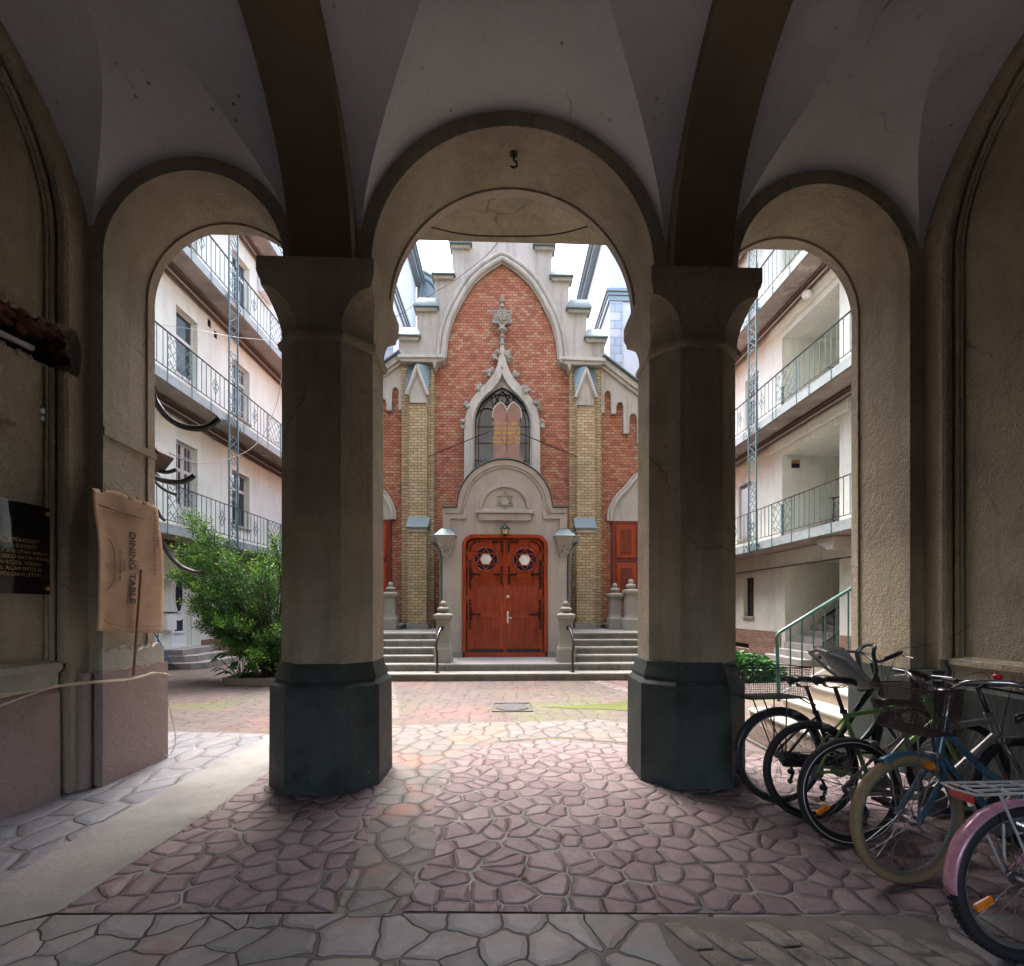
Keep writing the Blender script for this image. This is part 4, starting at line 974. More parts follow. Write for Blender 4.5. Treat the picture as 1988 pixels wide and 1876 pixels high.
# ================= SIDE BUILDINGS WITH GALLERIES
def wall_open(X, side, y0, y1, za, zb, ops, depth=.22):
    """one wall sheet in the plane X with reveals around each opening (ya,yb,z0,z1)"""
    m = MB(); ys = sorted({y0, y1} | {v for o in ops for v in o[:2]}); zs = sorted({za, zb} | {v for o in ops for v in o[2:4]})
    for i in range(len(ys)-1):
        for j in range(len(zs)-1):
            cy, cz = (ys[i]+ys[i+1])/2, (zs[j]+zs[j+1])/2
            if any(o[0] < cy < o[1] and o[2] < cz < o[3] for o in ops): continue
            m.add([(X, ys[i], zs[j]), (X, ys[i+1], zs[j]), (X, ys[i+1], zs[j+1]), (X, ys[i], zs[j+1])], [(0, 1, 2, 3)])
    for o in ops:
        a, b, c, d = o[:4]; dp = o[4] if len(o) > 4 else depth; X2 = X+side*dp
        m.add([(X, a, c), (X, b, c), (X, b, d), (X, a, d), (X2, a, c), (X2, b, c), (X2, b, d), (X2, a, d)], [(0, 1, 5, 4), (1, 2, 6, 5), (2, 3, 7, 6), (3, 0, 4, 7)])
        if len(o) > 4: m.add([(X2, a, c), (X2, b, c), (X2, b, d), (X2, a, d)], [(0, 1, 2, 3)])
    return m
def window(parent, X, side, y0, y1, z0, z1_, transom=.72, door=False, bars=False, frame='win_white', mull=1, grille=False):
    e = emp('window' if not door else 'balcony_door', (X, (y0+y1)/2, z0), parent); Xf = X+side*.13; Xg = X+side*.16
    m = MB(); t_ = .055
    def fx(ya, yb, za, zb, d=0): m.box(*sorted((Xf-side*d, Xf+side*.06)), ya, yb, za, zb)
    fx(y0, y0+t_, z0, z1_); fx(y1-t_, y1, z0, z1_); fx(y0+t_, y1-t_, z0, z0+t_); fx(y0+t_, y1-t_, z1_-t_, z1_)
    zt = z0+(z1_-z0)*transom; fx(y0+t_, y1-t_, zt-.04, zt+.04, .012)
    for k in range(mull): yc = y0+(y1-y0)*(k+1)/(mull+1); fx(yc-.04, yc+.04, z0+t_, zt-.04, .01); fx(yc-.03, yc+.03, zt+.04, z1_-t_, .01)
    obj('frame', m, M[frame], e, smooth=0)
    obj('glass', MB().box(*sorted((Xg, Xg+side*.01)), y0+.03, y1-.03, z0+.03, z1_-.03), M['glass'], e)
    if door:
        m = MB()
        for k in range(mull+1):
            ya = y0+(y1-y0)*k/(mull+1)+.09; yb = y0+(y1-y0)*(k+1)/(mull+1)-.07
            m.box(*sorted((Xf-side*.008, Xf+side*.03)), ya, yb, z0+.1, z0+.75)
        obj('lower_panel', m, M[frame], e, bevel=.008)
    if grille:
        m = MB(); Xb = X+side*.05
        for k in range(1, 7): y = y0+(y1-y0)*k/7; m.tube([(Xb, y, z0+.05), (Xb, y, z1_-.05)], .008, 4)
        for q in (.15, .5, .85): z = z0+(z1_-z0)*q; m.tube([(Xb, y0, z), (Xb, y1, z)], .008, 4)
        obj('grille', m, M['win_white'], e)
    if False: obj('surround', MB().box(*sorted((X-side*.012, X-side*.0)), y0-.10, y0, z0, z1_+.10).box(*sorted((X-side*.012, X)), y1, y1+.10, z0, z1_+.10).box(*sorted((X-side*.012, X)), y0, y1, z1_, z1_+.10), M['stone'], e, smooth=0)
    if not door: obj('sill', MB().box(*sorted((X-side*.06, X+side*.10)), y0-.06, y1+.06, z0-.045, z0), M['stone'], e)
    return e
RAILN = [0]
def railing(X, side, zs, y0, y1, label, lattices=(), diamonds=()):
    """gallery railing in the plane X, fixed outside the slab whose underside is zs"""
    ztop = zs+1.16; zlo = zs+.34
    t = thing('gallery_railing', (X, (y0+y1)/2, zs), label, 'railing', group='teal iron railings of the courtyard galleries')
    obj('handrail', MB().box(X-.022, X+.022, y0, y1, ztop-.012, ztop), M['iron'], t)
    obj('bottom_rail', MB().box(X-.012, X+.012, y0, y1, zlo-.012, zlo), M['iron'], t)
    n = int((y1-y0)/.195); proto = [None, None]
    for i in range(n):
        y = y0+.08+i*.195
        if any(a < y < b for a, b in lattices): continue
        long_ = (i % 4 == 0); k = 1 if long_ else 0
        zb = zs+.02 if long_ else zlo
        if proto[k] is None:
            m = MB().tube([(X, y, zb), (X, y, ztop-.012)], .0095, 6)
            if long_: m.lathe([(.0095, zb+.02), (.02, zb+.05), (.0095, zb+.09), (.02, zb+.2), (.0095, zb+.24)], (X, y, 0), 6).obox((X-side*-.02, y, zb+.03), (.03, 0, 0), (0, .007, 0), (0, 0, .007))
            o = obj('baluster', m, M['teal'], t, loc=(X, y, zb)); proto[k] = o
        else:
            o = proto[k].copy(); COL.objects.link(o); o.parent = t; o.location = Vector((X, y, zb))-Vector((X, (y0+y1)/2, zs))
    for a, b in lattices:
        m = MB(); za, zb = zlo+.01, ztop-.012
        for y in (a, b): m.tube([(X, y, zs+.02), (X, y, zb)], .013, 6)
        w_ = b-a; h_ = zb-za
        for q in (-.5, -.2, .1, .4, .7):
            for s in (1, -1):
                P = []
                for u in range(9):
                    v = q+u/8*.85
                    if 0 <= v <= 1: P.append((X, (a+w_*v) if s > 0 else (b-w_*v), za+h_*u/8))
                if len(P) > 1: m.tube(P, .007, 4)
        for (yy, zz_) in [(a+.07, za+h_*f) for f in (.15, .38, .62, .85)]+[(b-.07, za+h_*f) for f in (.15, .38, .62, .85)]+[(a+w_*.35, za+.07), (a+w_*.65, za+.07), (a+w_*.35, zb-.07), (a+w_*.65, zb-.07)]:
            m.tube([(X, yy+.045*cos(k*pi/4), zz_+.045*sin(k*pi/4)) for k in range(7)], .007, 4)
        obj('lattice_panel', m, M['teal'], t)
    for y in diamonds:
        zc_ = (zlo+ztop)/2; m = MB()
        for (dy, dz) in ((.075, 0), (-.075, 0), (0, .11), (0, -.11)):
            m.tube([(X, y+dy+a*.07, zc_+dz+b*.10) for a, b in ((1, 0), (0, 1), (-1, 0), (0, -1))], .008, 4, closed=True)
        obj('diamond_ornament', m, M['teal'], t)
    return t
def lattice_mast(X, ya, yb, z0, z1_, label):
    t = thing('lattice_mast', (X, (ya+yb)/2, z0), label, 'lattice post', group='teal lattice posts of the galleries')
    m = MB()
    for y in (ya, yb): m.box(X-.018, X+.018, y-.014, y+.014, z0, z1_)
    obj('upright', m, M['teal'], t, smooth=0)
    m = MB(); z = z0+.1; k = 0
    while z < z1_-.5:
        m.box(X-.006, X+.006, ya, yb, z-.008, z+.008)
        if k % 3 != 2:
            m.tube([(X, ya, z), (X, yb, z+.38)], .009, 4).tube([(X, yb, z), (X, ya, z+.38)], .009, 4).tube([(X, (ya+yb)/2, z), (X, yb, z+.19), (X, (ya+yb)/2, z+.38), (X, ya, z+.19)], .007, 4, closed=True)
        z += .38; k += 1
    obj('lattice_infill', m, M['teal'], t)
    m = MB()
    for zz_ in (z0+.2, z0+3.45, z0+6.8):
        for s in (-1, 1):
            y = (ya-.09) if s < 0 else (yb+.09); m.tube([(X, y+.07*cos(q*.6), zz_+.07*sin(q*.6)) for q in range(10)], .012, 5)
    obj('scroll_bracket', m, M['teal'], t)

# ---------- left building
LX, LE = -8.2, -7.5
LS = [3.07, 6.43, 9.745, 13.05]
LB = thing('left_apartment_house', (LX-2, 14, 0), 'cream rendered courtyard house on the left with three open galleries', 'apartment building')
LB.name = 'gallery_house'
ops = []
for k in range(3):
    zf = LS[k]+.24
    ops += [(12.5, 13.35, zf+.03, zf+2.35), (15.0, 16.0, zf+.65, zf+2.3), (18.6, 19.5, zf+.03, zf+2.35), (21.0, 22.0, zf+.65, zf+2.3), (8.6, 9.5, zf+.03, zf+2.35)]
ops += [(12.33, 13.13, .46, 2.62), (16.2, 17.0, 1.2, 2.4)]
obj('wall', wall_open(LX, -1, 4.8, 24.2, 0, 16.4, ops), M['white_wall'], LB, smooth=0, loc=(LX, 14, 0))
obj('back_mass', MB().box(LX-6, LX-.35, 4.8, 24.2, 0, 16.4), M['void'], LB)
obj('end_wall', MB().box(LX-.34, LX-.001, 24.0, 24.2, 0, 16.4), M['white_wall'], LB)
obj('roof', MB().box(LX-6, LX+.9, 4.8, 24.4, 16.41, 16.7), M['zinc_dark'], LB)
for k in range(3):
    zf = LS[k]+.24
    window(LB, LX, -1, 12.5, 13.35, zf+.03, zf+2.35, .7, door=True, grille=(k == 0), mull=(0 if k == 1 else 1))
    window(LB, LX, -1, 15.0, 16.0, zf+.65, zf+2.3, .68, grille=(k == 1))
    window(LB, LX, -1, 18.6, 19.5, zf+.03, zf+2.35, .7, door=True)
    window(LB, LX, -1, 21.0, 22.0, zf+.65, zf+2.3, .68)
    window(LB, LX, -1, 8.6, 9.5, zf+.03, zf+2.35, .7, door=True)
window(LB, LX, -1, 16.2, 17.0, 1.2, 2.4, .68)
for k in range(4):
    g = emp('gallery', (LE, 14, LS[k]), LB)
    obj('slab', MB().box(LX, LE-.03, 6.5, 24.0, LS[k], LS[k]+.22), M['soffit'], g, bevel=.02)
    obj('fascia', MB().box(LE-.028, LE, 6.5, 24.0, LS[k]+.03, LS[k]+.25), M['teal_pale'], g)
    m = MB()
    for j, (dx, dz, r) in enumerate(((.06, .06, .035), (.13, .05, .028), (.20, .045, .025), (.05, .15, .03), (.05, .22, .02))):
        m.tube([(LX+dx, 6.6, LS[k]-dz), (LX+dx, 15, LS[k]-dz-.012), (LX+dx, 23.9, LS[k]-dz)], r, 8)
    obj('service_pipes', m, M['pipe_brown'], g)
    obj('conduit', MB().tube([(LX+.10, 9, LS[k]-.13), (LX+.10, 23, LS[k]-.13)], .022, 8), M['pipe_grey'], g)
for (x, y) in ((406, 628), (418, 650)):
    p = at(x, y, X=LX); obj('vent_shade_block', MB().box(LX-.05, LX+.004, p.y-.07, p.y+.07, p.z-.10, p.z+.10), M['void'], LB)  # solid dark blocks; their colour stands in for shade inside small openings
# brick plinth, steps and ground floor door
obj('plinth', MB().box(LX-.0, LX+.03, 4.9, 11.9, 0, .58).box(LX, LX+.03, 13.5, 23.9, 0, .58), M['brick_plinth'], LB)
st = thing('door_steps', (-7.6, 12.6, 0), 'three low concrete steps in front of the white door with the oval window', 'steps')
obj('step', MB().box(-8.195, -7.72, 12.0, 13.45, .30, .44), M['concrete'], st, bevel=.008)
obj('step', MB().prism([(-8.195, 11.85), (-7.62, 11.9), (-7.42, 12.1), (-7.42, 13.40), (-8.195, 13.42)], .15, .299, 'z'), M['concrete'], st, bevel=.008)
obj('step', MB().prism([(-8.195, 11.72), (-7.35, 11.72), (-7.12, 11.95), (-7.12, 13.36), (-8.195, 13.38)], 0, .149, 'z'), M['concrete'], st, bevel=.008)
wd = emp('front_door', (LX-.1, 12.73, .46), LB)
Xd = LX-.11; y0, y1, z0, z1_ = 12.33, 13.13, .46, 2.62
def xb(a, b): return sorted((a, b))
obj('door_frame', MB().box(*xb(Xd-.02, Xd+.05), y0, y0+.07, z0, z1_).box(*xb(Xd-.02, Xd+.05), y1-.07, y1, z0, z1_).box(*xb(Xd-.02, Xd+.05), y0+.07, y1-.07, z1_-.07, z1_), M['white_pvc'], wd, bevel=.006)
obj('leaf', MB().box(Xd-.03, Xd+.02, y0+.072, y1-.072, z0+.01, z1_-.072), M['white_pvc'], wd)
yc = 12.73; zo = 1.78
obj('oval_window', MB().add([(Xd+.026, yc+.155*cos(k*pi/16), zo+.44*sin(k*pi/16)) for k in range(32)], [tuple(range(32))]), M['glass'], wd)
obj('oval_frame', MB().tube([(Xd+.022, yc+.17*cos(k*pi/20), zo+.46*sin(k*pi/20)) for k in range(40)], .026, 8, closed=True), M['white_pvc'], wd)
obj('lower_window', MB().prism([(yc-.15, .86), (yc+.15, .86), (yc+.15, 1.17), (yc+.08, 1.12), (yc, 1.10), (yc-.08, 1.12), (yc-.15, 1.17)], Xd+.02, Xd+.027, 'x'), M['glass'], wd)
obj('window_sill', MB().box(Xd+.02, Xd+.045, yc-.19, yc+.19, .80, .84).tube([(Xd+.025, yc-.19, 1.24), (Xd+.025, yc-.1, 1.16), (Xd+.025, yc, 1.13), (Xd+.025, yc+.1, 1.16), (Xd+.025, yc+.19, 1.24)], .018, 6), M['white_pvc'], wd)
obj('handle', MB().tube([(Xd+.02, y1-.12, 1.5), (Xd+.07, y1-.12, 1.5), (Xd+.07, y1-.22, 1.5)], .01, 6), M['brass'], wd)
railing(LE, -1, LS[0], 8.0, 23.8, 'teal iron railing of the lowest gallery on the left house, behind the shrub', ((11.15, 12.0), (15.75, 16.6)), (13.25, 15.0))
railing(LE, -1, LS[1], 8.0, 23.8, 'teal iron railing of the middle gallery on the left house', ((11.15, 12.0), (15.75, 16.6)), (12.95, 14.95))
railing(LE, -1, LS[2], 8.0, 23.8, 'teal iron railing of the top visible gallery on the left house', ((8.6, 9.4), (15.9, 16.7)), (12.35, 14.9))
railing(LE, -1, LS[3], 8.0, 23.8, 'teal iron railing of the highest gallery on the left, above the seen ones', (), ())
lattice_mast(LE+.03, 13.52, 13.95, 3.0, 16.4, 'tall teal lattice post running up the galleries of the left house')

# ---------- right building
RX, RE = 7.9, 7.1
RS = [3.05, 6.40, 9.75, 13.1]
RB = thing('gallery_house', (RX+2, 14, 0), 'cream rendered courtyard house on the right with an open stair bay', 'apartment building')
ops = []
for k in range(4):
    zf = RS[k]+.24
    ops += [(11.3, 13.7, zf, RS[k]+2.75, 2.4)]
    if k == 0: ops += [(15.45, 16.3, zf+.45, zf+2.25)]
    else: ops += [(15.0, 15.85, zf+.03, zf+2.25)]
    ops += [(18.5, 19.4, zf+.03, zf+2.3), (8.8, 9.6, zf+.03, zf+2.3), (21.0, 21.9, zf+.6, zf+2.3)]
ops += [(11.3, 13.55, .02, 2.72, 2.6), (15.3, 15.95, 1.16, 2.42), (15.6, 16.9, .12, .28)]
obj('wall', wall_open(RX, 1, 4.8, 24.2, 0, 16.4, ops), M['white_wall_r'], RB, smooth=0, loc=(RX, 14, 0))
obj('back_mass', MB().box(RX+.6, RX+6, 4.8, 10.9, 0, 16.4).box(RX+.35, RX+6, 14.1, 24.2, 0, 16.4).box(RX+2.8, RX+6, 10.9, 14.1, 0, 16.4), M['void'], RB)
obj('end_wall', MB().box(RX+.001, RX+.34, 24.0, 24.2, 0, 16.4), M['white_wall_r'], RB)
obj('roof', MB().box(RX-.9, RX+6, 4.8, 24.4, 16.41, 16.7), M['zinc_dark'], RB)
for k in range(3):
    zf = RS[k]+.24
    if k == 0: 
        e = window(RB, RX, 1, 15.45, 16.3, zf+.45, zf+2.25, .7)
        m = MB()
        for q in range(30): m.box(RX+.05, RX+.075, 15.5, 16.25, zf+.5+q*.054, zf+.5+q*.054+.045)
        obj('roller_shutter', m, M['white_metal'], e)
    else: window(RB, RX, 1, 15.0, 15.85, zf+.03, zf+2.25, .7, door=True, grille=True)
    window(RB, RX, 1, 18.5, 19.4, zf+.03, zf+2.3, .7, door=True)
    window(RB, RX, 1, 21.0, 21.9, zf+.6, zf+2.3, .7)
e = window(RB, RX, 1, 15.3, 15.95, 1.16, 2.42, .7, grille=False, frame='black_matt')
obj('vent_grate', MB().box(RX+.05, RX+.07, 15.6, 16.9, .12, .28), M['void'], RB)
obj('plinth', MB().box(RX-.03, RX, 13.75, 23.9, .0, .11).box(RX-.03, RX, 13.75, 15.55, .11, .75).box(RX-.03, RX, 16.95, 23.9, .11, .75).box(RX-.03, RX, 15.55, 16.95, .3, .75).box(RX-.03, RX, 10.6, 11.25, 0, .80), M['brick_plinth'], RB)
for k in range(4):
    g = emp('gallery', (RE, 14, RS[k]), RB)
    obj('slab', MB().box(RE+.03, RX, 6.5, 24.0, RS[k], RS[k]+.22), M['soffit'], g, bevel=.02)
    obj('fascia', MB().box(RE, RE+.028, 6.5, 24.0, RS[k]+.03, RS[k]+.25), M['teal_pale'], g)
    # deep beam over the stair bay
    obj('beam', MB().box(RX-.10, RX+.30, 10.9, 14.2, RS[k]-.42, RS[k]-.001), M['white_wall_r'], g, bevel=.03)
    if k:
        m = MB()
        for (dx, dz, r) in ((.16, .07, .04), (.24, .05, .03), (.15, .16, .025)): m.tube([(RX-dx, 6.6, RS[k]-dz), (RX-dx, 23.9, RS[k]-dz)], r, 8)
        obj('service_pipes', m, M['pipe_brown'], g); obj('conduit', MB().tube([(RX-.17, 6.6, RS[k]-.12), (RX-.17, 23.9, RS[k]-.12)], .03, 8), M['pipe_grey'], g)
    else:
        obj('conduit', MB().tube([(RX-.12, 6.6, RS[k]-.46), (RX-.12, 23.9, RS[k]-.44)], .022, 8), M['pipe_brown'], g)
m = MB().prism([(10.6, 2.75), (10.6, 3.04), (11.35, 3.04), (11.3, 2.98), (11.15, 2.95), (11.0, 2.86), (10.9, 2.84), (10.8, 2.75)], 7.25, 7.89, 'x')
obj('console_bracket', m, M['stone'], RB, bevel=.01)
# stairs inside the bay
m = MB(); mi = MB()
for k in range(13):
    x0 = 7.25+k*.27
    m.box(x0, 10.4, 11.75 if k < 2 else 12.1, 13.45, .165*k+.002, .165*(k+1))
obj('inner_stair', m, M['concrete'], RB, bevel=.008)
mi.tube([(8.0, 12.05, 1.2), (10.3, 12.05, 2.65)], .03, 8).tube([(8.0, 12.05, .55), (10.3, 12.05, 1.95)], .015, 6)
for k in range(9): x = 8.0+k*.28; mi.tube([(x, 12.05, .45+k*.17), (x, 12.05, 1.2+k*.176)], .012, 5)
for k in range(8): x = 8.14+k*.28; mi.tube([(x+.09*cos(q*.7), 12.05, 1.0+k*.176+.09*sin(q*.7)) for q in range(8)], .008, 4)
obj('stair_balustrade', mi, M['iron'], RB)
for k in (0, 1):
    mi = MB(); z = RS[k]+.24; m = MB()
    for j in range(10): m.box(8.5+j*.2, 10.25, 12.3, 13.6, z+.165*j, z+.165*(j+1)-.002)
    obj('upper_stair', m, M['concrete'], RB, bevel=.006)
    mi.tube([(8.3, 12.25, z+.95), (8.6, 12.25, z+1.0), (10.2, 12.25, z+2.3)], .025, 8)
    for j in range(8): x = 8.4+j*.22; mi.tube([(x, 12.25, z+.15*j), (x, 12.25, z+.95+.16*j)], .012, 5); mi.tube([(x+.1+.07*cos(q*.7), 12.25, z+.8+.16*j+.07*sin(q*.7)) for q in range(8)], .008, 4)
    obj('stair_balustrade', mi, M['iron'], RB)
railing(RE, 1, RS[0], 8.0, 23.8, 'teal iron railing of the lowest gallery on the right house', ((11.9, 12.8),), (13.9, 14.9, 17.2))
railing(RE, 1, RS[1], 8.0, 23.8, 'teal iron railing of the middle gallery on the right house', ((11.7, 12.6),), (13.3, 14.6, 17.2))
railing(RE, 1, RS[2], 8.0, 23.8, 'teal iron railing of the top visible gallery on the right house', ((16.2, 17.0),), (11.9, 14.6))
lattice_mast(RE-.03, 13.55, 13.98, 3.0, 16.4, 'tall teal lattice post running up the galleries of the right house')
for k in (0, 1): obj('corner_guard', MB().box(RX-.03, RX+.03, 13.66, 13.72, RS[k]+.24, RS[k]+1.35), M['teal'], RB)
sg = thing('notice_plate', (8.25, 13.69, 5.5), 'white, gold and black plates on the stair bay wall above the lowest right gallery', 'sign')
obj('white_plate', MB().box(8.05, 8.42, 13.67, 13.698, 5.70, 5.80), M['white_metal'], sg, bevel=.004)
obj('gold_plate', MB().box(8.17, 8.40, 13.675, 13.698, 5.57, 5.66), M['brass'], sg); obj('black_plate', MB().box(8.17, 8.40, 13.675, 13.698, 5.44, 5.565), M['black'], sg)
gl_ = thing('globe_lamp', (7.75, 12.2, 9.3), 'white globe lamp fixed on the beam under the top right gallery', 'lamp')
obj('globe', MB().blob((7.68, 12.2, 9.42), .12, 16, 10), M['glass_milk'], gl_); obj('base', MB().lathe([(.07, 7.72), (.07, 7.80)], (0, 12.2, 9.42), 12, 'x'), M['white_metal'], gl_)
ac = thing('air_conditioner', (-8.0, 16.9, 12.0), 'white air conditioning unit hung under the top left gallery soffit', 'air conditioner')
obj('casing', MB().box(-8.19, -7.88, 16.5, 17.3, 11.95, 12.5), M['white_pvc'], ac, bevel=.02)
m = MB()
for k in range(9): m.box(-7.88, -7.865, 16.55, 17.0, 12.0+k*.05, 12.02+k*.05)
m.torus((-7.87, 16.78, 12.22), .2, .012, 'x', 24, 5); obj('fan_grille', m, M['black_matt'], ac)

# ---------- far buildings above the synagogue roof
for s, lab in ((-1, 'left'), (1, 'right')):
    xw = s*(5.6 if s < 0 else 5.3); yf = 24.6; zt = 21.9
    e = thing('far_building', (xw+s*4, 27, 0), 'tall white far building with grey eaves and quoins, rising behind the %s gallery house' % lab, 'building')
    a, b = sorted((xw, xw+s*9)); yend = 31 if s < 0 else 40
    obj('wall', MB().box(a, b, yf, yend, 0, zt-.3), M['far_wall'], e)
    a, b = sorted((xw-s*.03, xw+s*.62)); obj('quoin', MB().box(a, b, yf-.06, yf-.001, 0, 17.2 if s > 0 else zt-.4), M['quoin'], e)
    a, b = sorted((xw-s*.35, xw+s*9)); obj('eaves', MB().box(a, b, yf-.3, yend, zt-.3, zt-.1).box(*sorted((xw-s*.5, xw+s*9)), yf-.45, yend, zt-.1, zt+.15), M['zinc_dark'], e)
    a, b = sorted((xw-s*.16, xw+s*9)); obj('string_course', MB().box(a, b, yf-.16, yend, 17.2, 17.36).box(*sorted((xw-s*.24, xw+s*9)), yf-.24, yend, 17.36, 17.5).box(*sorted((xw-s*.10, xw+s*9)), yf-.1, yend, 16.95, 17.2), M['zinc_dark'], e)
    obj('gutter', MB().tube([(xw-s*.52, yf-.4, zt+.1), (xw-s*.52, yend, zt+.1)], .09, 8), M['zinc'], e)
    for (yy, zz_) in ((0, 0),):
        for zc_ in ((14.2, 16.0), (9.6, 11.6)):
            x0 = xw+s*1.55
            w_ = emp('window', (x0+s*.5, yf, zc_[0]), e)
            a, b = sorted((x0, x0+s*1.0)); obj('glass', MB().box(a, b, yf-.03, yf-.001, *zc_), M['glass'], w_)
            m = MB()
            for q in range(5): m.box(a+(b-a)*q/4-.02, a+(b-a)*q/4+.02, yf-.06, yf-.031, *zc_)
            for q in range(4): z = zc_[0]+(zc_[1]-zc_[0])*q/3; m.box(a, b, yf-.065, yf-.0601, z-.02, z+.02)
            obj('frame', m, M['win_white'], w_, smooth=0)
# arched grey gable wing beyond, on the left
wg = thing('arched_wing', (-4.6, 31, 0), 'grey barrel roofed wing with an arched gable behind the left eaves', 'building')
P = [(-5.59, 0), (-5.59, 22.6)] + [(-5.59+1.9*sin(radians(t)), 20.6+2.2*cos(radians(t))) for t in range(0, 91, 10)] + [(-3.69, 0)]
obj('gable_wall', MB().prism(P, 31.1, 36, 'y'), M['zinc_dark'], wg)
A_ = [(x, z) for x, z in P[1:-1]]
for d_ in (.1, .45): obj('gable_moulding', MB().tube([(x, 31.05, z) for x, z in offs(A_[1:], -d_)], .09, 8), M['zinc'], wg)
obj('downpipe', MB().tube([(-5.2, 30.9, 22.0), (-5.35, 30.9, 21.2), (-5.35, 30.9, 10)], .08, 8), M['zinc'], wg)
# a modest roof for the synagogue nave, low behind the gable
obj('nave_roof', MB().prism([(-2.2, 8.6), (2.0, 8.6), (-.085, 11.3)], 14.2, 23.8, 'y'), M['zinc_dark'], SY)
# ================= THINGS ON THE LEFT WALL AND JAMB
pl = thing('memorial_plaque', (-3.46, 3.6, 1.5), 'glossy black stone plaque with gold lettering and brass bolts on the left passage wall', 'plaque')
XP = -3.455
pt = at(110, 990, X=XP); pb = at(110, 1155, X=XP); ye = pt.y-.045; zt, zb = pt.z, pb.z
yl = ye-.56
obj('slab', MB().box(-3.475, XP, yl, ye, zb, zt), M['granite_black'], pl, bevel=.003)
for (y, z) in ((ye-.035, zt-.05), (yl+.035, zt-.05), (ye-.035, zb+.05), (yl+.035, zb+.05)):
    obj('bolt', MB().lathe([(.017, XP+.001), (.017, XP+.014), (.007, XP+.024)], (0, y, z), 12, 'x'), M['brass'], pl)
RX_ = Matrix(((0, 0, 1, 0), (1, 0, 0, 0), (0, 1, 0, 0), (0, 0, 0, 1)))     # text reading along +Y, facing +X
lines = ["„FÉSZEK” MŰKÖDÖTT,", "AMELY ÚJ ÉLETERŐT", "ADOTT A SOK UTÁN ÁRBAN", "MARADT ZSIDÓ FIATALOKNAK.", "TAGJAI KÖZÜL TÖBBEN", "IZRAEL ÁLLAM ÉPÍTŐI ÉS", "ELSŐ POLGÁRAI LETTEK"]
for i, s_ in enumerate(lines):
    text('lettering', s_, .036, M['gold_text'], pl, Matrix.Translation((XP+.0005, ye-.27, zb+(zt-zb)*(.565-.062*i))) @ RX_, .0006)

# hole knocked in the wall: cut through wall, frame and mouldings
hp = [(lambda q: Vector((q.x, min(q.y, 4.085), q.z)))(at(x, y, X=-3.44)) for x, y in ((-60, 530), (0, 568), (20, 578), (38, 592), (60, 600), (78, 618), (100, 622), (118, 636), (134, 642), (142, 665), (146, 690), (143, 715), (138, 733), (118, 726), (100, 712), (84, 704), (66, 690), (48, 684), (0, 655), (-60, 620))]
cut = bpy.data.objects.new('cutter', bpy.data.meshes.new('cutter')); COL.objects.link(cut)
mc = MB().prism([(p.y, p.z) for p in hp], -3.86, -3.30, 'x'); cut.data.from_pydata(mc.v, [], mc.f)
bm = bmesh.new(); bm.from_mesh(cut.data); bmesh.ops.recalc_face_normals(bm, faces=bm.faces); bm.to_mesh(cut.data); bm.free()
bpy.context.view_layer.update()
for o in [c for c in AB.children if c.name.split('.')[0] in ('passage_wall', 'wall_frame', 'roll_moulding', 'fillet_moulding') and c.matrix_world.translation.x < 0]:
    md = o.modifiers.new('cut', 'BOOLEAN'); md.object = cut; md.operation = 'DIFFERENCE'; md.solver = 'EXACT'
    me = bpy.data.meshes.new_from_object(o.evaluated_get(bpy.context.evaluated_depsgraph_get())); o.modifiers.clear(); o.data = me; me.set_sharp_from_angle(angle=radians(30))
bpy.data.objects.remove(cut)
random.seed(9)
bh = emp('wall_hole', (-3.7, 3.6, 3.3), AB)
up = hp[1:11]; m = MB()
for i, p in enumerate(up):
    for k in range(3):
        m.obox((-3.52-.07*k+random.uniform(-.02, .02), p.y-.02+random.uniform(-.02, .02), p.z-.045-.03*k+random.uniform(-.02, .02)), (.045, random.uniform(-.02, .02), 0), (0, .038, -.02), (0, .012, random.uniform(.014, .03)))
obj('broken_brick', m, M['broken_brick'], bh, smooth=0, bevel=.01)
m = MB()
for i in range(60):
    a = random.random()*(len(hp)-2); j = int(a); p = hp[j].lerp(hp[j+1], a-j); m.blob((-3.485-random.random()*.03, p.y, p.z), random.uniform(.012, .026), 5, 4)
obj('broken_plaster_edge', m, M['plaster_pink'], bh)
_c = sum(hp, Vector((0, 0, 0)))/len(hp)
obj('hole_shade_fill', MB().prism([(_c.y+(p.y-_c.y)*.985, _c.z+(p.z-_c.z)*.90-.03) for p in hp], -3.84, -3.60, 'x'), M['void'], bh)  # dark filling added in place of shade deep in the hole
a = at(-40, 560, X=-3.6); b = at(120, 720, X=-3.75); a2 = at(-40, 600, X=-3.56); b2 = at(95, 705, X=-3.7)
tag(obj('black_cable_duct', MB().tube([a, (a+b)/2+Vector((0, 0, -.02)), b], .05, 8), M['black'], ), label='thick glossy black duct crossing inside the broken hole of the left wall', cat='cable duct')
tag(obj('grey_pipe', MB().tube([at(-40, 628, X=-3.52), at(62, 676, X=-3.52)], .022, 10), M['pipe_grey']), label='short grey pipe end on the lower edge of the wall hole', cat='pipe')
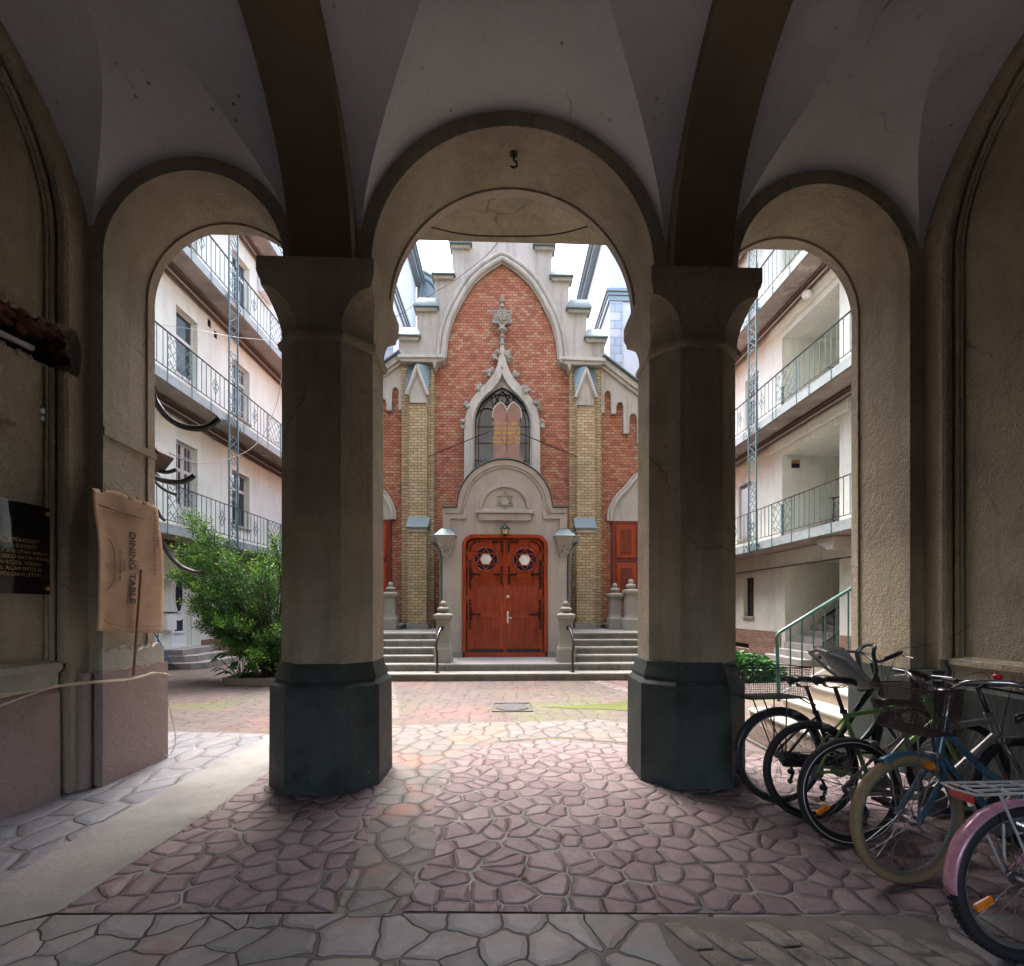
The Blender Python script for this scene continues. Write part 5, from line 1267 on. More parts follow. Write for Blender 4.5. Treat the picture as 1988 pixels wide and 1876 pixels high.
# two white hooks and a wooden peg
hk = thing('wall_hook', (-3.47, 3.75, 2.4), 'pair of white round stick-on hooks on the left wall above the plaque', 'hook')
p = at(86, 798, X=-3.47); obj('disc', MB().lathe([(.022, -3.484), (.022, -3.476), (.015, -3.47)], (0, p.y, p.z), 14, 'x'), M['white_pvc'], hk)
p = at(86, 813, X=-3.47); obj('disc', MB().lathe([(.02, -3.484), (.02, -3.478), (.013, -3.472)], (0, p.y, p.z), 14, 'x'), M['white_pvc'], hk)
a = at(-10, 813, X=-3.42); b = at(28, 823, X=-3.47)
tag(obj('wooden_peg', MB().tube([a, b], .013, 6), M['stick']), label='short wooden batten sticking out at the left edge above the plaque', cat='batten')

# cardboard sheet hung on the left jamb
cbx = lambda x, y: ((260+x/4.078)*.6627, (1420+y/4.078)*.6627)
Lc = [(35, 38), (45, 250), (80, 480), (105, 700), (108, 1000), (100, 1300), (95, 1560), (80, 1748)]
Rc = [(812, 262), (832, 430), (862, 640), (885, 850), (893, 1100), (884, 1350), (880, 1580), (872, 1778)]
Tc = [(35, 38), (150, 62), (262, 62), (370, 95), (480, 130), (600, 175), (700, 215), (812, 262)]
Bc = [(80, 1748), (200, 1752), (300, 1748), (400, 1760), (520, 1772), (640, 1775), (760, 1770), (872, 1778)]
def smp(C, t): a = t*(len(C)-1); i = min(int(a), len(C)-2); f_ = a-i; return Vector((C[i][0]*(1-f_)+C[i+1][0]*f_, C[i][1]*(1-f_)+C[i+1][1]*f_))
NU, NV = 22, 26; G_ = []
random.seed(2)
import mathutils
for j in range(NV+1):
    for i in range(NU+1):
        u, v = i/NU, j/NV
        P = smp(Lc, v)*(1-u)+smp(Rc, v)*u+smp(Tc, u)*(1-v)+smp(Bc, u)*v-(Vector(Tc[0])*(1-u)*(1-v)+Vector(Tc[-1])*u*(1-v)+Vector(Bc[0])*(1-u)*v+Vector(Bc[-1])*u*v)
        if j == 0 and .12 < u < .19: P.y += 95*(1-abs(u-.155)/.035)
        if j == 0 and .5 < u < .8: P.y += random.uniform(0, 40)
        nz = mathutils.noise.noise(Vector((u*4, v*4, .3)))
        X = -3.195+.010*nz + (.05*max(0, .14-u)/.14) + .012*sin(v*5)*u*.6
        G_.append(at(*cbx(P.x, P.y), X=X))
m = MB(); n_ = NU+1
fs = [(a*n_+b, a*n_+b+1, (a+1)*n_+b+1, (a+1)*n_+b) for a in range(NV) for b in range(NU)]
m.add(G_, fs)
cb = thing('cardboard_sheet', (-3.2, 4.3, 1.3), 'flattened brown cardboard box hung on the left pier, printed DINING TABLE', 'cardboard')
o = obj('sheet', m, M['cardboard'], cb, smooth=60); sd = o.modifiers.new('solid', 'SOLIDIFY'); sd.thickness = .006; sd.offset = -1
def cb_at(x, y, dx=.006): return at(*cbx(x, y), X=-3.18+dx)
DN = Matrix(((0, 0, 1, 0), (0, 1, 0, 0), (-1, 0, 0, 0), (0, 0, 0, 1)))    # reading downwards, letter tops towards +Y
def cbt(s_, x, y, size, sy=1.0, bold=0):
    p = cb_at(x, y); text('print', s_, size, M['black_text'], cb, Matrix.Translation(p) @ DN @ Matrix.Diagonal((1, sy, 1, 1)), .0004, bold=bold)
cbt('DINING TABLE', 492, 990, .092, 1.0, .003)
cbt('OAK', 412, 975, .042, .9, .001); cbt('Ø119×H75 cm', 362, 970, .042, .9, .0012)
cbt('AGEDI', 568, 990, .042, .9)
cbt('Ø119 × H75 cm  DINING TABLE', 780, 700, .042, .8); cbt('ASZTAL Ø119 OAK', 815, 560, .034, .8)
m = MB(); C_ = [cb_at(215+98*cos(k*pi/24), 950+302*sin(k*pi/24), .005) for k in range(48)]; m.tube(C_, .0022, 4, closed=True)
for dx in (0, 22, 45): m.tube([cb_at(118, 925+dx, .005), cb_at(312, 965+dx, .005)], .0012, 4)
obj('printed_oval', m, M['black_text'], cb)
m = MB().tube([cb_at(85, 228, .012), cb_at(350, 315, .012), cb_at(655, 408, .012)], .009, 5); obj('wooden_strip', m, M['stick'], cb)
m = MB()
for (x, y, w_, h_) in ((470, 150, 70, 30), (560, 150, 60, 22), (640, 215, 60, 20)):
    q = [cb_at(x, y, .02), cb_at(x+w_, y+10, .035), cb_at(x+w_*.8, y+h_*1.6, .012), cb_at(x+10, y+h_*1.4, .008)]; m.add(q, [(0, 1, 2, 3)])
o = obj('torn_flap', m, M['cardboard'], cb); sd = o.modifiers.new('solid', 'SOLIDIFY'); sd.thickness = .004
m = MB().tube([cb_at(105, 1560, .004), cb_at(230, 1650, .004), cb_at(370, 1690, .004), cb_at(700, 1692, .004), cb_at(876, 1685, .004)], .003, 4)
obj('fold_line', m, M['stick'], cb)
# stick leaning over it
a = at(*cbx(622, 1015), X=-3.13); b = at(259, 1312, X=-3.19)
st_ = (b-a)
tag(obj('leaning_stick', MB().tube([a, b], .011, 5), M['stick']), label='thin dark wooden stick leaning in front of the cardboard sheet', cat='stick')
# rope and cables sagging along the wall
def rope(name, pts, r, mat, label, cat, group=None, n=6):
    return tag(obj(name, MB().tube(spline(pts, 8), r, n), M[mat]), label=label, cat=cat, group=group)
rp = thing('twisted_rope', (-3.3, 4.0, .9), 'loose pale rope strands strung across the left wall at dado height', 'rope')
for pts, r in (([(-30, 1360, -3.36), (60, 1342, -3.34), (120, 1332, -3.32), (205, 1323, -3.2), (260, 1318, -3.2), (300, 1309, -3.21), (322, 1308, -3.20)], .009),
               ([(-30, 1382, -3.34), (50, 1352, -3.33), (90, 1338, -3.32), (130, 1330, -3.31), (205, 1324, -3.19), (250, 1320, -3.19), (300, 1307, -3.20), (330, 1311, -3.16)], .008),
               ([(-30, 1352, -3.36), (70, 1340, -3.34), (125, 1329, -3.31), (200, 1322, -3.2), (270, 1316, -3.2), (296, 1306, -3.20), (315, 1309, -3.19)], .006)):
    obj('strand', MB().tube(spline([at(x, y, X=X) for x, y, X in pts], 8), r, 6), M['twine'], rp)
rope('dangling_string', [at(322, 1350, X=-3.2), at(335, 1400, X=-3.15), at(341, 1440, X=-3.1), at(330, 1465, X=-3.12), at(318, 1466, X=-3.2)], .003, 'twine', 'thin pale string dangling at the outer edge of the left pier', 'string')

# ================= THINGS OUTSIDE ON THE LEFT
cd = [(((297, 750), (300, 775), (320, 805), (350, 826), (384, 832), (408, 826), (427, 812)), .030, 'largest curved piece of black corrugated hose hanging beside the left pier'),
      (((296, 908), (305, 914), (325, 917), (342, 912)), .018, 'short upturned black hose stub, uppermost of the pieces above the cardboard'),
      (((296, 925), (320, 934), (350, 936), (368, 930), (378, 922)), .026, 'long upcurved black hose end above the cardboard, beside the gallery rail'),
      (((296, 912), (312, 928), (330, 936)), .015, 'thin straight black hose slanting down between the two upturned stubs'),
      (((296, 930), (315, 948), (335, 958), (342, 960)), .016, 'black hose end drooping below the upturned stubs beside the pier'),
      (((305, 990), (312, 1003), (320, 1011)), .016, 'small black hose stub at the top corner of the cardboard'),
      (((312, 1048), (330, 1080), (352, 1100), (375, 1110), (390, 1112)), .022, 'black hose curving from the cardboard edge toward the shrub')]
for i, (pts, r, lab) in enumerate(cd):
    n_ = len(pts); rope('corrugated_hose', [at(x, y, Y=4.95+.06*i) for x, y in pts], r, 'black', lab, 'hose', 'black hose ends at the left pier', 10)
bx_ = thing('sheet_metal_box', (-3.2, 4.95, 2.85), 'dark triangular sheet metal cover on the outer edge of the left pier', 'metal cover')
p1, p2, p3, p4 = at(292, 852, Y=4.9), at(319, 882, Y=4.9), at(295, 912, Y=4.9), at(290, 905, Y=4.9)
obj('cover', MB().prism([(p1.x, p1.z), (p2.x, p2.z), (p3.x, p3.z), (p4.x, p4.z)], 4.83, 5.05, 'y'), M['pipe_brown'], bx_, bevel=.006)
obj('edge_strip', MB().tube([(p1.x, 4.82, p1.z), (p2.x, 4.82, p2.z)], .006, 5), M['chrome'], bx_)
rope('overhead_cable', [at(290, 850, Y=4.9), at(330, 880, Y=6), at(380, 898, Y=8), at(440, 893, Y=10), at(500, 860, Y=11), at(535, 790, Y=12), at(548, 720, Y=12.5), at(556, 640, Y=13)], .008, 'brown_wire', 'thin cable slung from the left pier up across the galleries', 'cable')
rope('overhead_cable', [at(815, 436, Y=5.2), at(900, 455, Y=5.2), at(985, 459, Y=5.2), at(1080, 455, Y=5.2), at(1160, 434, Y=5.2)], .007, 'black_matt', 'dark cable sagging under the soffit inside the middle arch', 'cable')
a = z1(420, 495, 13.6); b = z1(845, 130, 12.6)
rope('overhead_cable', [(z1(130, 660, 16)[0], 16, z1(130, 660, 16)[1]), (a[0], 13.5, a[1]), (z1(620, 345, 13.2)[0], 13.2, z1(620, 345, 13.2)[1]), (b[0], 12.6, b[1]), (.2, 9, 9.5)], .008, 'black_matt', 'thin cable crossing in front of the stepped gable', 'cable')
rope('washing_line', [at(300, 590+40, Y=11), at(380, 640, Y=11.2), at(460, 655, Y=12), at(549, 662, Y=13)], .004, 'white_metal', 'thin white line strung across the upper left galleries', 'line')

# mailbox, lamp, small marks on the left house wall
mbx = thing('mailbox', (-8.12, 11.7, 1.25), 'white wall mailbox with a black lid edge, left of the oval window door', 'mailbox')
p = at(322, 1190, X=-8.12); q = at(341, 1223, X=-8.12)
obj('case', MB().box(-8.195, -8.09, p.y, q.y, q.z, p.z), M['white_pvc'], mbx, bevel=.008); obj('lid', MB().box(-8.195, -8.07, p.y-.01, q.y+.01, p.z+.001, p.z+.02), M['black_matt'], mbx)
wl = thing('door_lamp', (-8.1, 11.9, 2.1), 'small dark flat shaded lamp on the wall above the mailbox', 'lamp')
p = at(338, 1121, X=-8.0); obj('shade', MB().lathe([(.02, p.z+.06), (.05, p.z+.05), (.16, p.z), (.15, p.z-.012)], (-8.0, p.y, 0), 14), M['black_matt'], wl)
obj('arm', MB().tube([(-8.19, p.y, p.z+.05), (-8.0, p.y, p.z+.055)], .012, 6), M['black_matt'], wl); obj('bulb', MB().blob((-8.0, p.y, p.z-.02), .04, 8, 6), M['glass_milk'], wl)
br = thing('blue_broom', (-7.9, 11.6, 0), 'blue handled broom and dustpan standing against the brick plinth on the left', 'broom')
h0 = Vector((-7.80, 11.72, .12)); h1 = Vector((-8.16, 11.35, 1.35))
obj('handle', MB().tube([h0, h1], .016, 8), M['blue_plastic'], br)
obj('brush', MB().loft([[(-7.98+.0*k, 11.60, 0), (-7.62, 11.60, 0), (-7.62, 11.80, 0), (-7.98, 11.80, 0)], [(-7.93, 11.66, .10), (-7.67, 11.66, .10), (-7.67, 11.74, .10), (-7.93, 11.74, .10)], [(-7.86, 11.68, .14), (-7.74, 11.68, .14), (-7.74, 11.72, .14), (-7.86, 11.72, .14)]] if False else [[(-7.98, 11.60, 0), (-7.62, 11.60, 0), (-7.62, 11.80, 0), (-7.98, 11.80, 0)], [(-7.93, 11.66, .10), (-7.67, 11.66, .10), (-7.67, 11.74, .10), (-7.93, 11.74, .10)], [(-7.86, 11.68, .14), (-7.74, 11.68, .14), (-7.74, 11.72, .14), (-7.86, 11.72, .14)]]), M['black_matt'], br, smooth=0)
obj('dustpan', MB().prism([(-8.12, 0.002), (-7.85, .002), (-7.85, .02), (-8.05, .03), (-8.12, .10)], 11.35, 11.62, 'y'), M['white_pvc'], br, bevel=.004)
obj('dustpan_stick', MB().tube([(-8.06, 11.6, .05), (-8.12, 11.75, .85)], .012, 6), M['black_matt'], br)
hr = thing('door_handrail', (-7.2, 13.45, 0), 'thin pale handrail sloping down beside the white door steps', 'handrail')
obj('rail', MB().tube([(-8.15, 13.5, 1.45), (-7.15, 13.5, .95)], .018, 8), M['white_metal'], hr); obj('post', MB().tube([(-7.15, 13.5, .96), (-7.15, 13.5, 0)], .02, 8), M['twine'], hr)
# rubbish bags
random.seed(31)
import mathutils
def bag(x, y, r, h, label):
    m = MB(); n1, n2 = 28, 18; vs = []
    for i in range(n2+1):
        a = pi*i/n2
        for k in range(n1):
            q = 2*pi*k/n1; d = Vector((sin(a)*cos(q), sin(a)*sin(q), cos(a)))
            f_ = 1+.16*mathutils.noise.noise(d*2.2+Vector((x*3, y, 0)))+.10*abs(mathutils.noise.noise(d*7+Vector((y, x, 0))))
            z = h*.5+d.z*h*.5*f_; vs.append((x+d.x*r*f_, y+d.y*r*f_, max(0.0, z)))
    m.add(vs, [(i*n1+k, (i+1)*n1+k, (i+1)*n1+(k+1) % n1, i*n1+(k+1) % n1) for i in range(n2) for k in range(n1)])
    o = obj('bin_bag', m, M['bag'], smooth=25); tag(o, label, 'rubbish bag', 'black rubbish bags behind the shrub'); return o
bag(-7.35, 14.2, .42, .62, 'crumpled black rubbish bag nearest the white door steps')
bag(-6.6, 14.0, .5, .75, 'biggest black rubbish bag in the middle behind the shrub')
bag(-5.9, 13.6, .45, .7, 'black rubbish bag on the right end of the pile behind the shrub')
bag(-6.9, 14.8, .5, .9, 'tall black rubbish bag at the back of the pile')
bx2 = thing('cardboard_box', (-6.35, 13.55, .35), 'open beige cardboard carton lying among the rubbish bags', 'box')
obj('carton', MB().obox((-6.35, 13.5, .62), (.22, .02, .05), (0, .16, .03), (-.03, 0, .12)), M['cardboard'], bx2, bevel=.005)
obj('flap', MB().obox((-6.15, 13.3, .56), (.12, .01, -.07), (0, .10, 0), (.002, 0, .003)), M['cardboard'], bx2)

# ================= PLANTS
def leafmesh(n, fn, size, seed, quad=True, asp=.45):
    random.seed(seed); m = MB(); t_ = []
    for i in range(n):
        c, dirv, tint = fn(i)
        d = dirv.normalized(); s = d.orthogonal().normalized(); s.rotate(mathutils.Quaternion(d, random.uniform(0, 2*pi)))
        L = size*random.uniform(.7, 1.3); w_ = L*asp
        nrm = d.cross(s)
        P = [c, c+d*L*.45+s*w_*.5+nrm*L*.06, c+d*L, c+d*L*.45-s*w_*.5+nrm*L*.06]
        m.add(P, [(0, 1, 2, 3)]); t_ += [tint]*4
    return m, t_
# yew-like shrub
sh = thing('evergreen_shrub', (-4.75, 9.9, 0), 'large spreading evergreen shrub with light green tips, growing from the planter', 'shrub')
random.seed(12)
def P2(x, y, Y): return at(x, y, Y=Y)
tips = []
outline = [(379, 1012), (394, 1036), (372, 1068), (360, 1084), (348, 1114), (366, 1128), (391, 1146), (381, 1168), (389, 1192), (404, 1208), (423, 1232), (446, 1248), (398, 1080), (470, 1262), (500, 1275),
           (420, 1068), (450, 1075), (470, 1085), (500, 1085), (520, 1065), (535, 1100), (560, 1110), (590, 1120), (620, 1150), (640, 1200), (610, 1240), (570, 1270), (540, 1285), (445, 1105), (430, 1140), (470, 1130), (510, 1130), (455, 1180), (500, 1180), (540, 1160), (580, 1180), (480, 1225), (520, 1230), (560, 1220), (440, 1200), (410, 1110), (410, 1140), (425, 1170)]
base = Vector((-4.55, 9.9, .3))
stems = MB(); clumps = []
for i, (x, y) in enumerate(outline):
    for rep in range(3 if i < 15 else 2):
        Yt = random.uniform(9.1, 10.7)
        tip = P2(x+random.uniform(-8, 8), y+random.uniform(-6, 6), Yt) if i < 15 else P2(x+random.uniform(-18, 18), y+random.uniform(-14, 14), Yt)
        if tip.z < .35: tip.z = .4
        mid = base.lerp(tip, .5)+Vector((random.uniform(-.15, .15), random.uniform(-.15, .15), .12))
        pts = spline([base+Vector((random.uniform(-.15, .15), random.uniform(-.1, .1), -.3)), mid, tip], 8)
        if rep < 2: stems.tube(pts, [max(.004, .03*(1-k/len(pts))) for k in range(len(pts))], 5)
        for k in range(int(len(pts)*.35), len(pts)):
            f_ = k/len(pts)
            for q in range(2 if f_ < .7 else 4):
                c = pts[k]+Vector((random.gauss(0, .085), random.gauss(0, .12), random.gauss(0, .05)))*(1.15-.5*f_)
                d = (pts[k]-pts[k-1]).normalized()*.8+Vector((random.uniform(-1, 1), random.uniform(-1, 1), random.uniform(-.35, .5)))
                clumps.append((c, d.normalized(), f_, random.random()**2))
print('clumps', len(clumps))
def sprig(i):
    c, d, f_, tb = clumps[i // 12]; j = i % 12
    side = d.orthogonal().normalized(); side.rotate(mathutils.Quaternion(d, j*2.4+i*.01))
    p = c+d*(.018*j)+side*.008
    tint = min(1, .18*random.random()+.08+.5*tb*(.4+.6*(f_ > .7))+(.5*random.random() if (j > 8 and f_ > .8) else 0))
    return p, (d*.7+side*.9), tint
m, tt = leafmesh(len(clumps)*12, sprig, .066, 5, asp=.34)
obj('foliage', m, M['leaf'], sh, smooth=0, tint=tt)
obj('stems', stems, M['bark'], sh)
pb = thing('planter_bed', (-4.7, 9.75, 0), 'low dark stone edged planting bed at the foot of the shrub', 'planter')
def ring(P, w_, z0, z1_):
    m = MB(); n_ = len(P)
    for i in range(n_):
        a = Vector(P[i]); b = Vector(P[(i+1) % n_]); d = (b-a).normalized(); nn = Vector((-d.y, d.x))*w_*.5
        m.add([(a.x-nn.x, a.y-nn.y, z0), (b.x-nn.x, b.y-nn.y, z0), (b.x+nn.x, b.y+nn.y, z0), (a.x+nn.x, a.y+nn.y, z0), (a.x-nn.x, a.y-nn.y, z1_), (b.x-nn.x, b.y-nn.y, z1_), (b.x+nn.x, b.y+nn.y, z1_), (a.x+nn.x, a.y+nn.y, z1_)], [(0, 3, 2, 1), (4, 5, 6, 7), (0, 1, 5, 4), (2, 3, 7, 6), (1, 2, 6, 5), (3, 0, 4, 7)])
    return m
PB = [(-5.25, 9.35), (-3.7, 9.15), (-3.5, 10.2), (-4.3, 10.7), (-5.2, 10.3)]
obj('stone_edging', ring(PB, .10, 0, .14), M['granite_dark'], pb, bevel=.01)
obj('soil', MB().prism([(x, y) for x, y in PB], 0.01, .10, 'z'), M['soil'], pb)
hy = thing('broad_leaf_plant', (-4.95, 9.4, .1), 'low plant with broad drooping green leaves in front of the shrub', 'plant')
random.seed(8)
m = MB(); ts = []; stm = MB()
for k in range(34):
    a = random.uniform(0, 2*pi); rr = random.uniform(.05, .42); z = random.uniform(.22, .62)
    c = Vector((-4.95+rr*cos(a)*1.2, 9.42+rr*sin(a)*.6, z)); L = random.uniform(.14, .24); d = Vector((cos(a), sin(a)*.7-.3, -.5*random.random())).normalized(); s = d.cross(Vector((0, 0, 1))).normalized()
    n0 = len(m.v); P = [c, c+d*L*.3+s*L*.34+Vector((0, 0, .02)), c+d*L*.7+s*L*.28, c+d*L-Vector((0, 0, .03)), c+d*L*.7-s*L*.28, c+d*L*.3-s*L*.34+Vector((0, 0, .02)), c+d*L*.5+Vector((0, 0, -.015))]
    m.add(P, [(0, 1, 6), (1, 2, 6), (2, 3, 6), (3, 4, 6), (4, 5, 6), (5, 0, 6)]); ts += [random.uniform(.1, .6)]*7
    stm.tube([(-4.95+random.uniform(-.06, .06), 9.42, .08), c], .006, 4)
obj('leaves', m, M['leaf_ivy'], hy, smooth=60, tint=ts); obj('stems', stm, M['leaf'], hy)
# ivy mound on the right
iv = thing('ivy_mound', (4.75, 9.7, 0), 'rounded clump of glossy green ivy on the paving behind the right pillar', 'ivy')
def ivf(i):
    a = random.uniform(0, 2*pi); e_ = random.uniform(-.1, pi/2); r = random.uniform(.88, 1.04)
    c = Vector((4.65+1.0*r*cos(a)*cos(e_), 9.9+.6*r*sin(a)*cos(e_), .04+.46*r*sin(max(0, e_))))
    return c, Vector((cos(a)+random.uniform(-.6, .6), sin(a)-.5+random.uniform(-.6, .6), random.uniform(-.5, .5))), random.uniform(0, .55)+.4*(random.random() < .12)
m, tt = leafmesh(3400, ivf, .10, 6, asp=.85)
obj('leaves', m, M['leaf_ivy'], iv, smooth=0, tint=tt)
obj('core', MB().blob((4.65, 9.9, .0), .43, 20, 12, (2.15, 1.3, .95)), M['soil'], iv)

# ================= OUTSIDE STAIR ON THE RIGHT, drain grate, handrail
os_ = thing('outside_stair', (4.3, 5.4, 0), 'pale stone outside stair rising to the right behind the right arch', 'stairs')
NX_ = [3.10, 3.45, 3.80, 4.12, 4.44, 4.76, 5.08]
for k, x in enumerate(NX_):
    z0 = .16*k; yf = 6.10 if k else 6.25
    P = [(x+.07, 4.80), (6.4, 4.80), (6.4, yf), (x+.1, yf), (x+.03, yf-.05), (x, yf-.12), (x, 4.80)]
    obj('step', MB().prism([(a+.02, b) for a, b in P], z0+.001, z0+.12, 'z'), M['step_riser'], os_)
    obj('tread', MB().prism(P, z0+.1205, z0+.16, 'z'), M['newel'], os_, bevel=.012)
gh = thing('green_handrail', (4.0, 6.13, 0), 'green tubular stair handrail with thin balusters on the outside stair', 'handrail')
h = [at(1509, 1250, Y=6.15), at(1507, 1237, Y=6.15), at(1513, 1228, Y=6.15), at(1580, 1187, Y=6.15), at(1657, 1140, Y=6.15), at(1760, 1078, Y=6.15)]
obj('top_rail', MB().tube(h, .024, 10), M['green_rail'], gh)
nb = at(1512, 1362, Y=6.15); obj('newel_post', MB().tube([h[0], (h[0].x+.0, 6.15, h[0].z-.05), (nb.x, 6.15, nb.z)], .022, 8), M['green_rail'], gh)
lo = [at(1512, 1348, Y=6.15), at(1660, 1270, Y=6.15), at(1760, 1218, Y=6.15)]
obj('lower_rail', MB().tube(lo, .014, 6), M['white_metal'], gh)
for k in range(1, 10):
    px_ = 1512+k*22.5; ya = 1228-(px_-1513)*.6122; yb = 1348-(px_-1512)*.527
    a = at(px_, ya, Y=6.15); b = at(px_, yb, Y=6.15); obj('baluster', MB().tube([a, b], .010, 6), M['green_rail'], gh)
dg = thing('drain_grate', (2.9, 5.2, 0), 'long slatted brown drain grate in the paving beside the outside stair', 'drain grate')
m = MB()
for k in range(14): m.box(2.66+k*.03, 2.675+k*.03, 4.65, 5.85, .008, .022)
obj('slats', m, M['pipe_brown'], dg); obj('frame', MB().box(2.63, 2.655, 4.63, 5.87, .007, .024).box(3.075, 3.095, 4.63, 5.87, .007, .024), M['steel'], dg)
# fallen leaves and crumbs on the paving
random.seed(77)
m = MB(); tt = []
for k in range(70):
    x = random.uniform(-3, 3.3); y = random.uniform(2.3, 9.5); a = random.uniform(0, 6.28); L = random.uniform(.008, .03); s = L*.5
    m.add([(x, y, .012), (x+L*cos(a)-s*sin(a), y+L*sin(a)+s*cos(a), .018), (x+2*L*cos(a), y+2*L*sin(a), .012), (x+L*cos(a)+s*sin(a), y+L*sin(a)-s*cos(a), .016)], [(0, 1, 2, 3)])
obj('leaf_litter', m, M['stick'], None, smooth=0, kind='stuff')
# ================= BICYCLES.  local frame: x forward, y left, z up, rear contact point at the origin
def wheel(parent, x, R, mats, T=None, spokes=32, rim_r=None, tyre=.022, hub_w=.055, knob=False, reflector=None, seed=0):
    """mats: tyre, rim"""
    e = bpy.data.objects.new('wheel', None); COL.objects.link(e); e.parent = parent
    if T is not None: e.matrix_local = T @ Matrix.Translation((x, 0, R))
    else: e.location = (x, 0, R)
    m = MB().torus((0, 0, 0), R-tyre, tyre, 'y', 64, 10)
    if knob:
        for k in range(72):
            a = 2*pi*k/72
            for yy in (-.012, .012):
                aa = a+(.02 if yy > 0 else 0); c = Vector((cos(aa)*(R-.001), yy, sin(aa)*(R-.001))); t_ = Vector((-sin(aa), 0, cos(aa))); n_ = Vector((cos(aa), 0, sin(aa)))
                m.obox(c, t_*.008, Vector((0, .009, 0)), n_*.005)
    obj('tyre', m, M[mats[0]], e, local=True, smooth=50)
    rr = R-2*tyre+.004
    m = MB(); N = 64; prof = [(rr+.004, -.011), (rr+.004, .011), (rr-.012, .008), (rr-.016, 0), (rr-.012, -.008)]
    vs = []; fs = []; n_ = len(prof)
    for k in range(N):
        a = 2*pi*k/N
        for r, y in prof: vs.append((cos(a)*r, y, sin(a)*r))
    for k in range(N):
        for j in range(n_): fs.append((k*n_+j, k*n_+(j+1) % n_, ((k+1) % N)*n_+(j+1) % n_, ((k+1) % N)*n_+j))
    m.add(vs, fs); obj('rim', m, M[mats[1]], e, local=True, smooth=40)
    m = MB()
    for k in range(spokes):
        a = 2*pi*k/spokes; s = 1 if k % 2 else -1; b = a+(.5 if (k//2) % 2 else -.5)
        m.tube([(cos(b)*.028, s*hub_w*.55, sin(b)*.028), (cos(a)*(rr-.014), 0, sin(a)*(rr-.014))], .0012, 4)
    obj('spokes', m, M['steel'], e, local=True, smooth=0)
    m = MB().lathe([(.006, -hub_w-.02), (.006, -hub_w), (.012, -hub_w+.005), (.028, -hub_w*.6), (.028, -hub_w*.55), (.013, -hub_w*.5), (.013, hub_w*.5), (.028, hub_w*.55), (.028, hub_w*.6), (.012, hub_w-.005), (.006, hub_w), (.006, hub_w+.02)], (0, 0, 0), 12, 'y')
    obj('hub', m, M['steel'], e, local=True)
    if reflector is not None:
        a = radians(reflector); r0 = rr*.72; c = Vector((cos(a)*r0, 0, sin(a)*r0)); t_ = Vector((-sin(a), 0, cos(a))); n2 = Vector((cos(a), 0, sin(a)))
        m = MB(); m.obox(c, t_*.016, Vector((0, .008, 0)), n2*.042); obj('spoke_reflector', m, M['orange'], e, local=True, bevel=.005)
    return e
def part(name, m, mat, parent, T=None, **k):
    if T is not None: m.xf(T)
    return obj(name, m, M[mat] if isinstance(mat, str) else mat, parent, local=True, **k)
def fender(parent, x, R, a0, a1, mat, T=None, w_=.030, name='mudguard', gap=.016):
    m = MB(); vs = []; fs = []; N = 30
    for i in range(N+1):
        a = radians(a0+(a1-a0)*i/N)
        for j in range(7):
            q = -1+2*j/6; r = R+gap-.014*(q*q); vs.append((x+cos(a)*r, q*w_, R+sin(a)*r))
    for i in range(N):
        for j in range(6): fs.append((i*7+j, i*7+j+1, (i+1)*7+j+1, (i+1)*7+j))
    m.add(vs, fs); o = part(name, m, mat, parent, T, smooth=60); s = o.modifiers.new('s', 'SOLIDIFY'); s.thickness = .0025
    ms = MB()
    for a in (a0+6, (a0+a1)/2):
        a = radians(a)
        for y in (-w_*.9, w_*.9): ms.tube([(x, y*1.8, R), (x+cos(a)*(R+gap-.01), y, R+sin(a)*(R+gap-.01))], .0022, 4)
    part('mudguard_stay', ms, 'steel', parent, T)
def meshwall(m, A, B, h, sp=.016, r=.0011, slope=Vector((0, 0, 0))):
    """wire mesh panel between floor points A,B rising by h"""
    A, B = Vector(A), Vector(B); L = (B-A).length; n = max(1, int(L/sp)); k = int(h.length/sp)
    for i in range(n+1): p = A.lerp(B, i/n); q = (A+slope[0]).lerp(B+slope[1], i/n) if False else p; m.tube([p, q+h], r, 3)
    for j in range(k+1): m.tube([A+h*(j/k), B+h*(j/k)], r, 3)
def basket(parent, c, L, W, H, mat, T=None, flare=1.12, name='basket', sp=.016):
    """open wire basket; c = centre of the floor"""
    m = MB(); r = .0012; c = Vector(c)
    def P(u, v, t): k = 1+(flare-1)*t; return c+Vector((u*L/2*k, v*W/2*k, t*H))
    nu, nv, nz = int(L/sp), int(W/sp), int(H/sp)
    for i in range(nu+1):
        u = -1+2*i/nu
        for v in (-1, 1): m.tube([P(u, v, 0), P(u, v, 1)], r, 3)
        m.tube([P(u, -1, 0), P(u, 1, 0)], r, 3)
    for i in range(nv+1):
        v = -1+2*i/nv
        for u in (-1, 1): m.tube([P(u, v, 0), P(u, v, 1)], r, 3)
        m.tube([P(-1, v, 0), P(1, v, 0)], r, 3)
    for j in range(nz+1):
        t = j/nz; m.tube([P(-1, -1, t), P(1, -1, t), P(1, 1, t), P(-1, 1, t)], r, 3, closed=True)
    e = bpy.data.objects.new(name, None); COL.objects.link(e); e.parent = parent
    part('wire_mesh', m, mat, e, T, smooth=0)
    m = MB()
    for t, rr in ((0, .003), (1, .0045), (.92, .002)): m.tube([P(-1, -1, t), P(1, -1, t), P(1, 1, t), P(-1, 1, t)], rr, 6, closed=True)
    part('rim_wire', m, mat, e, T)
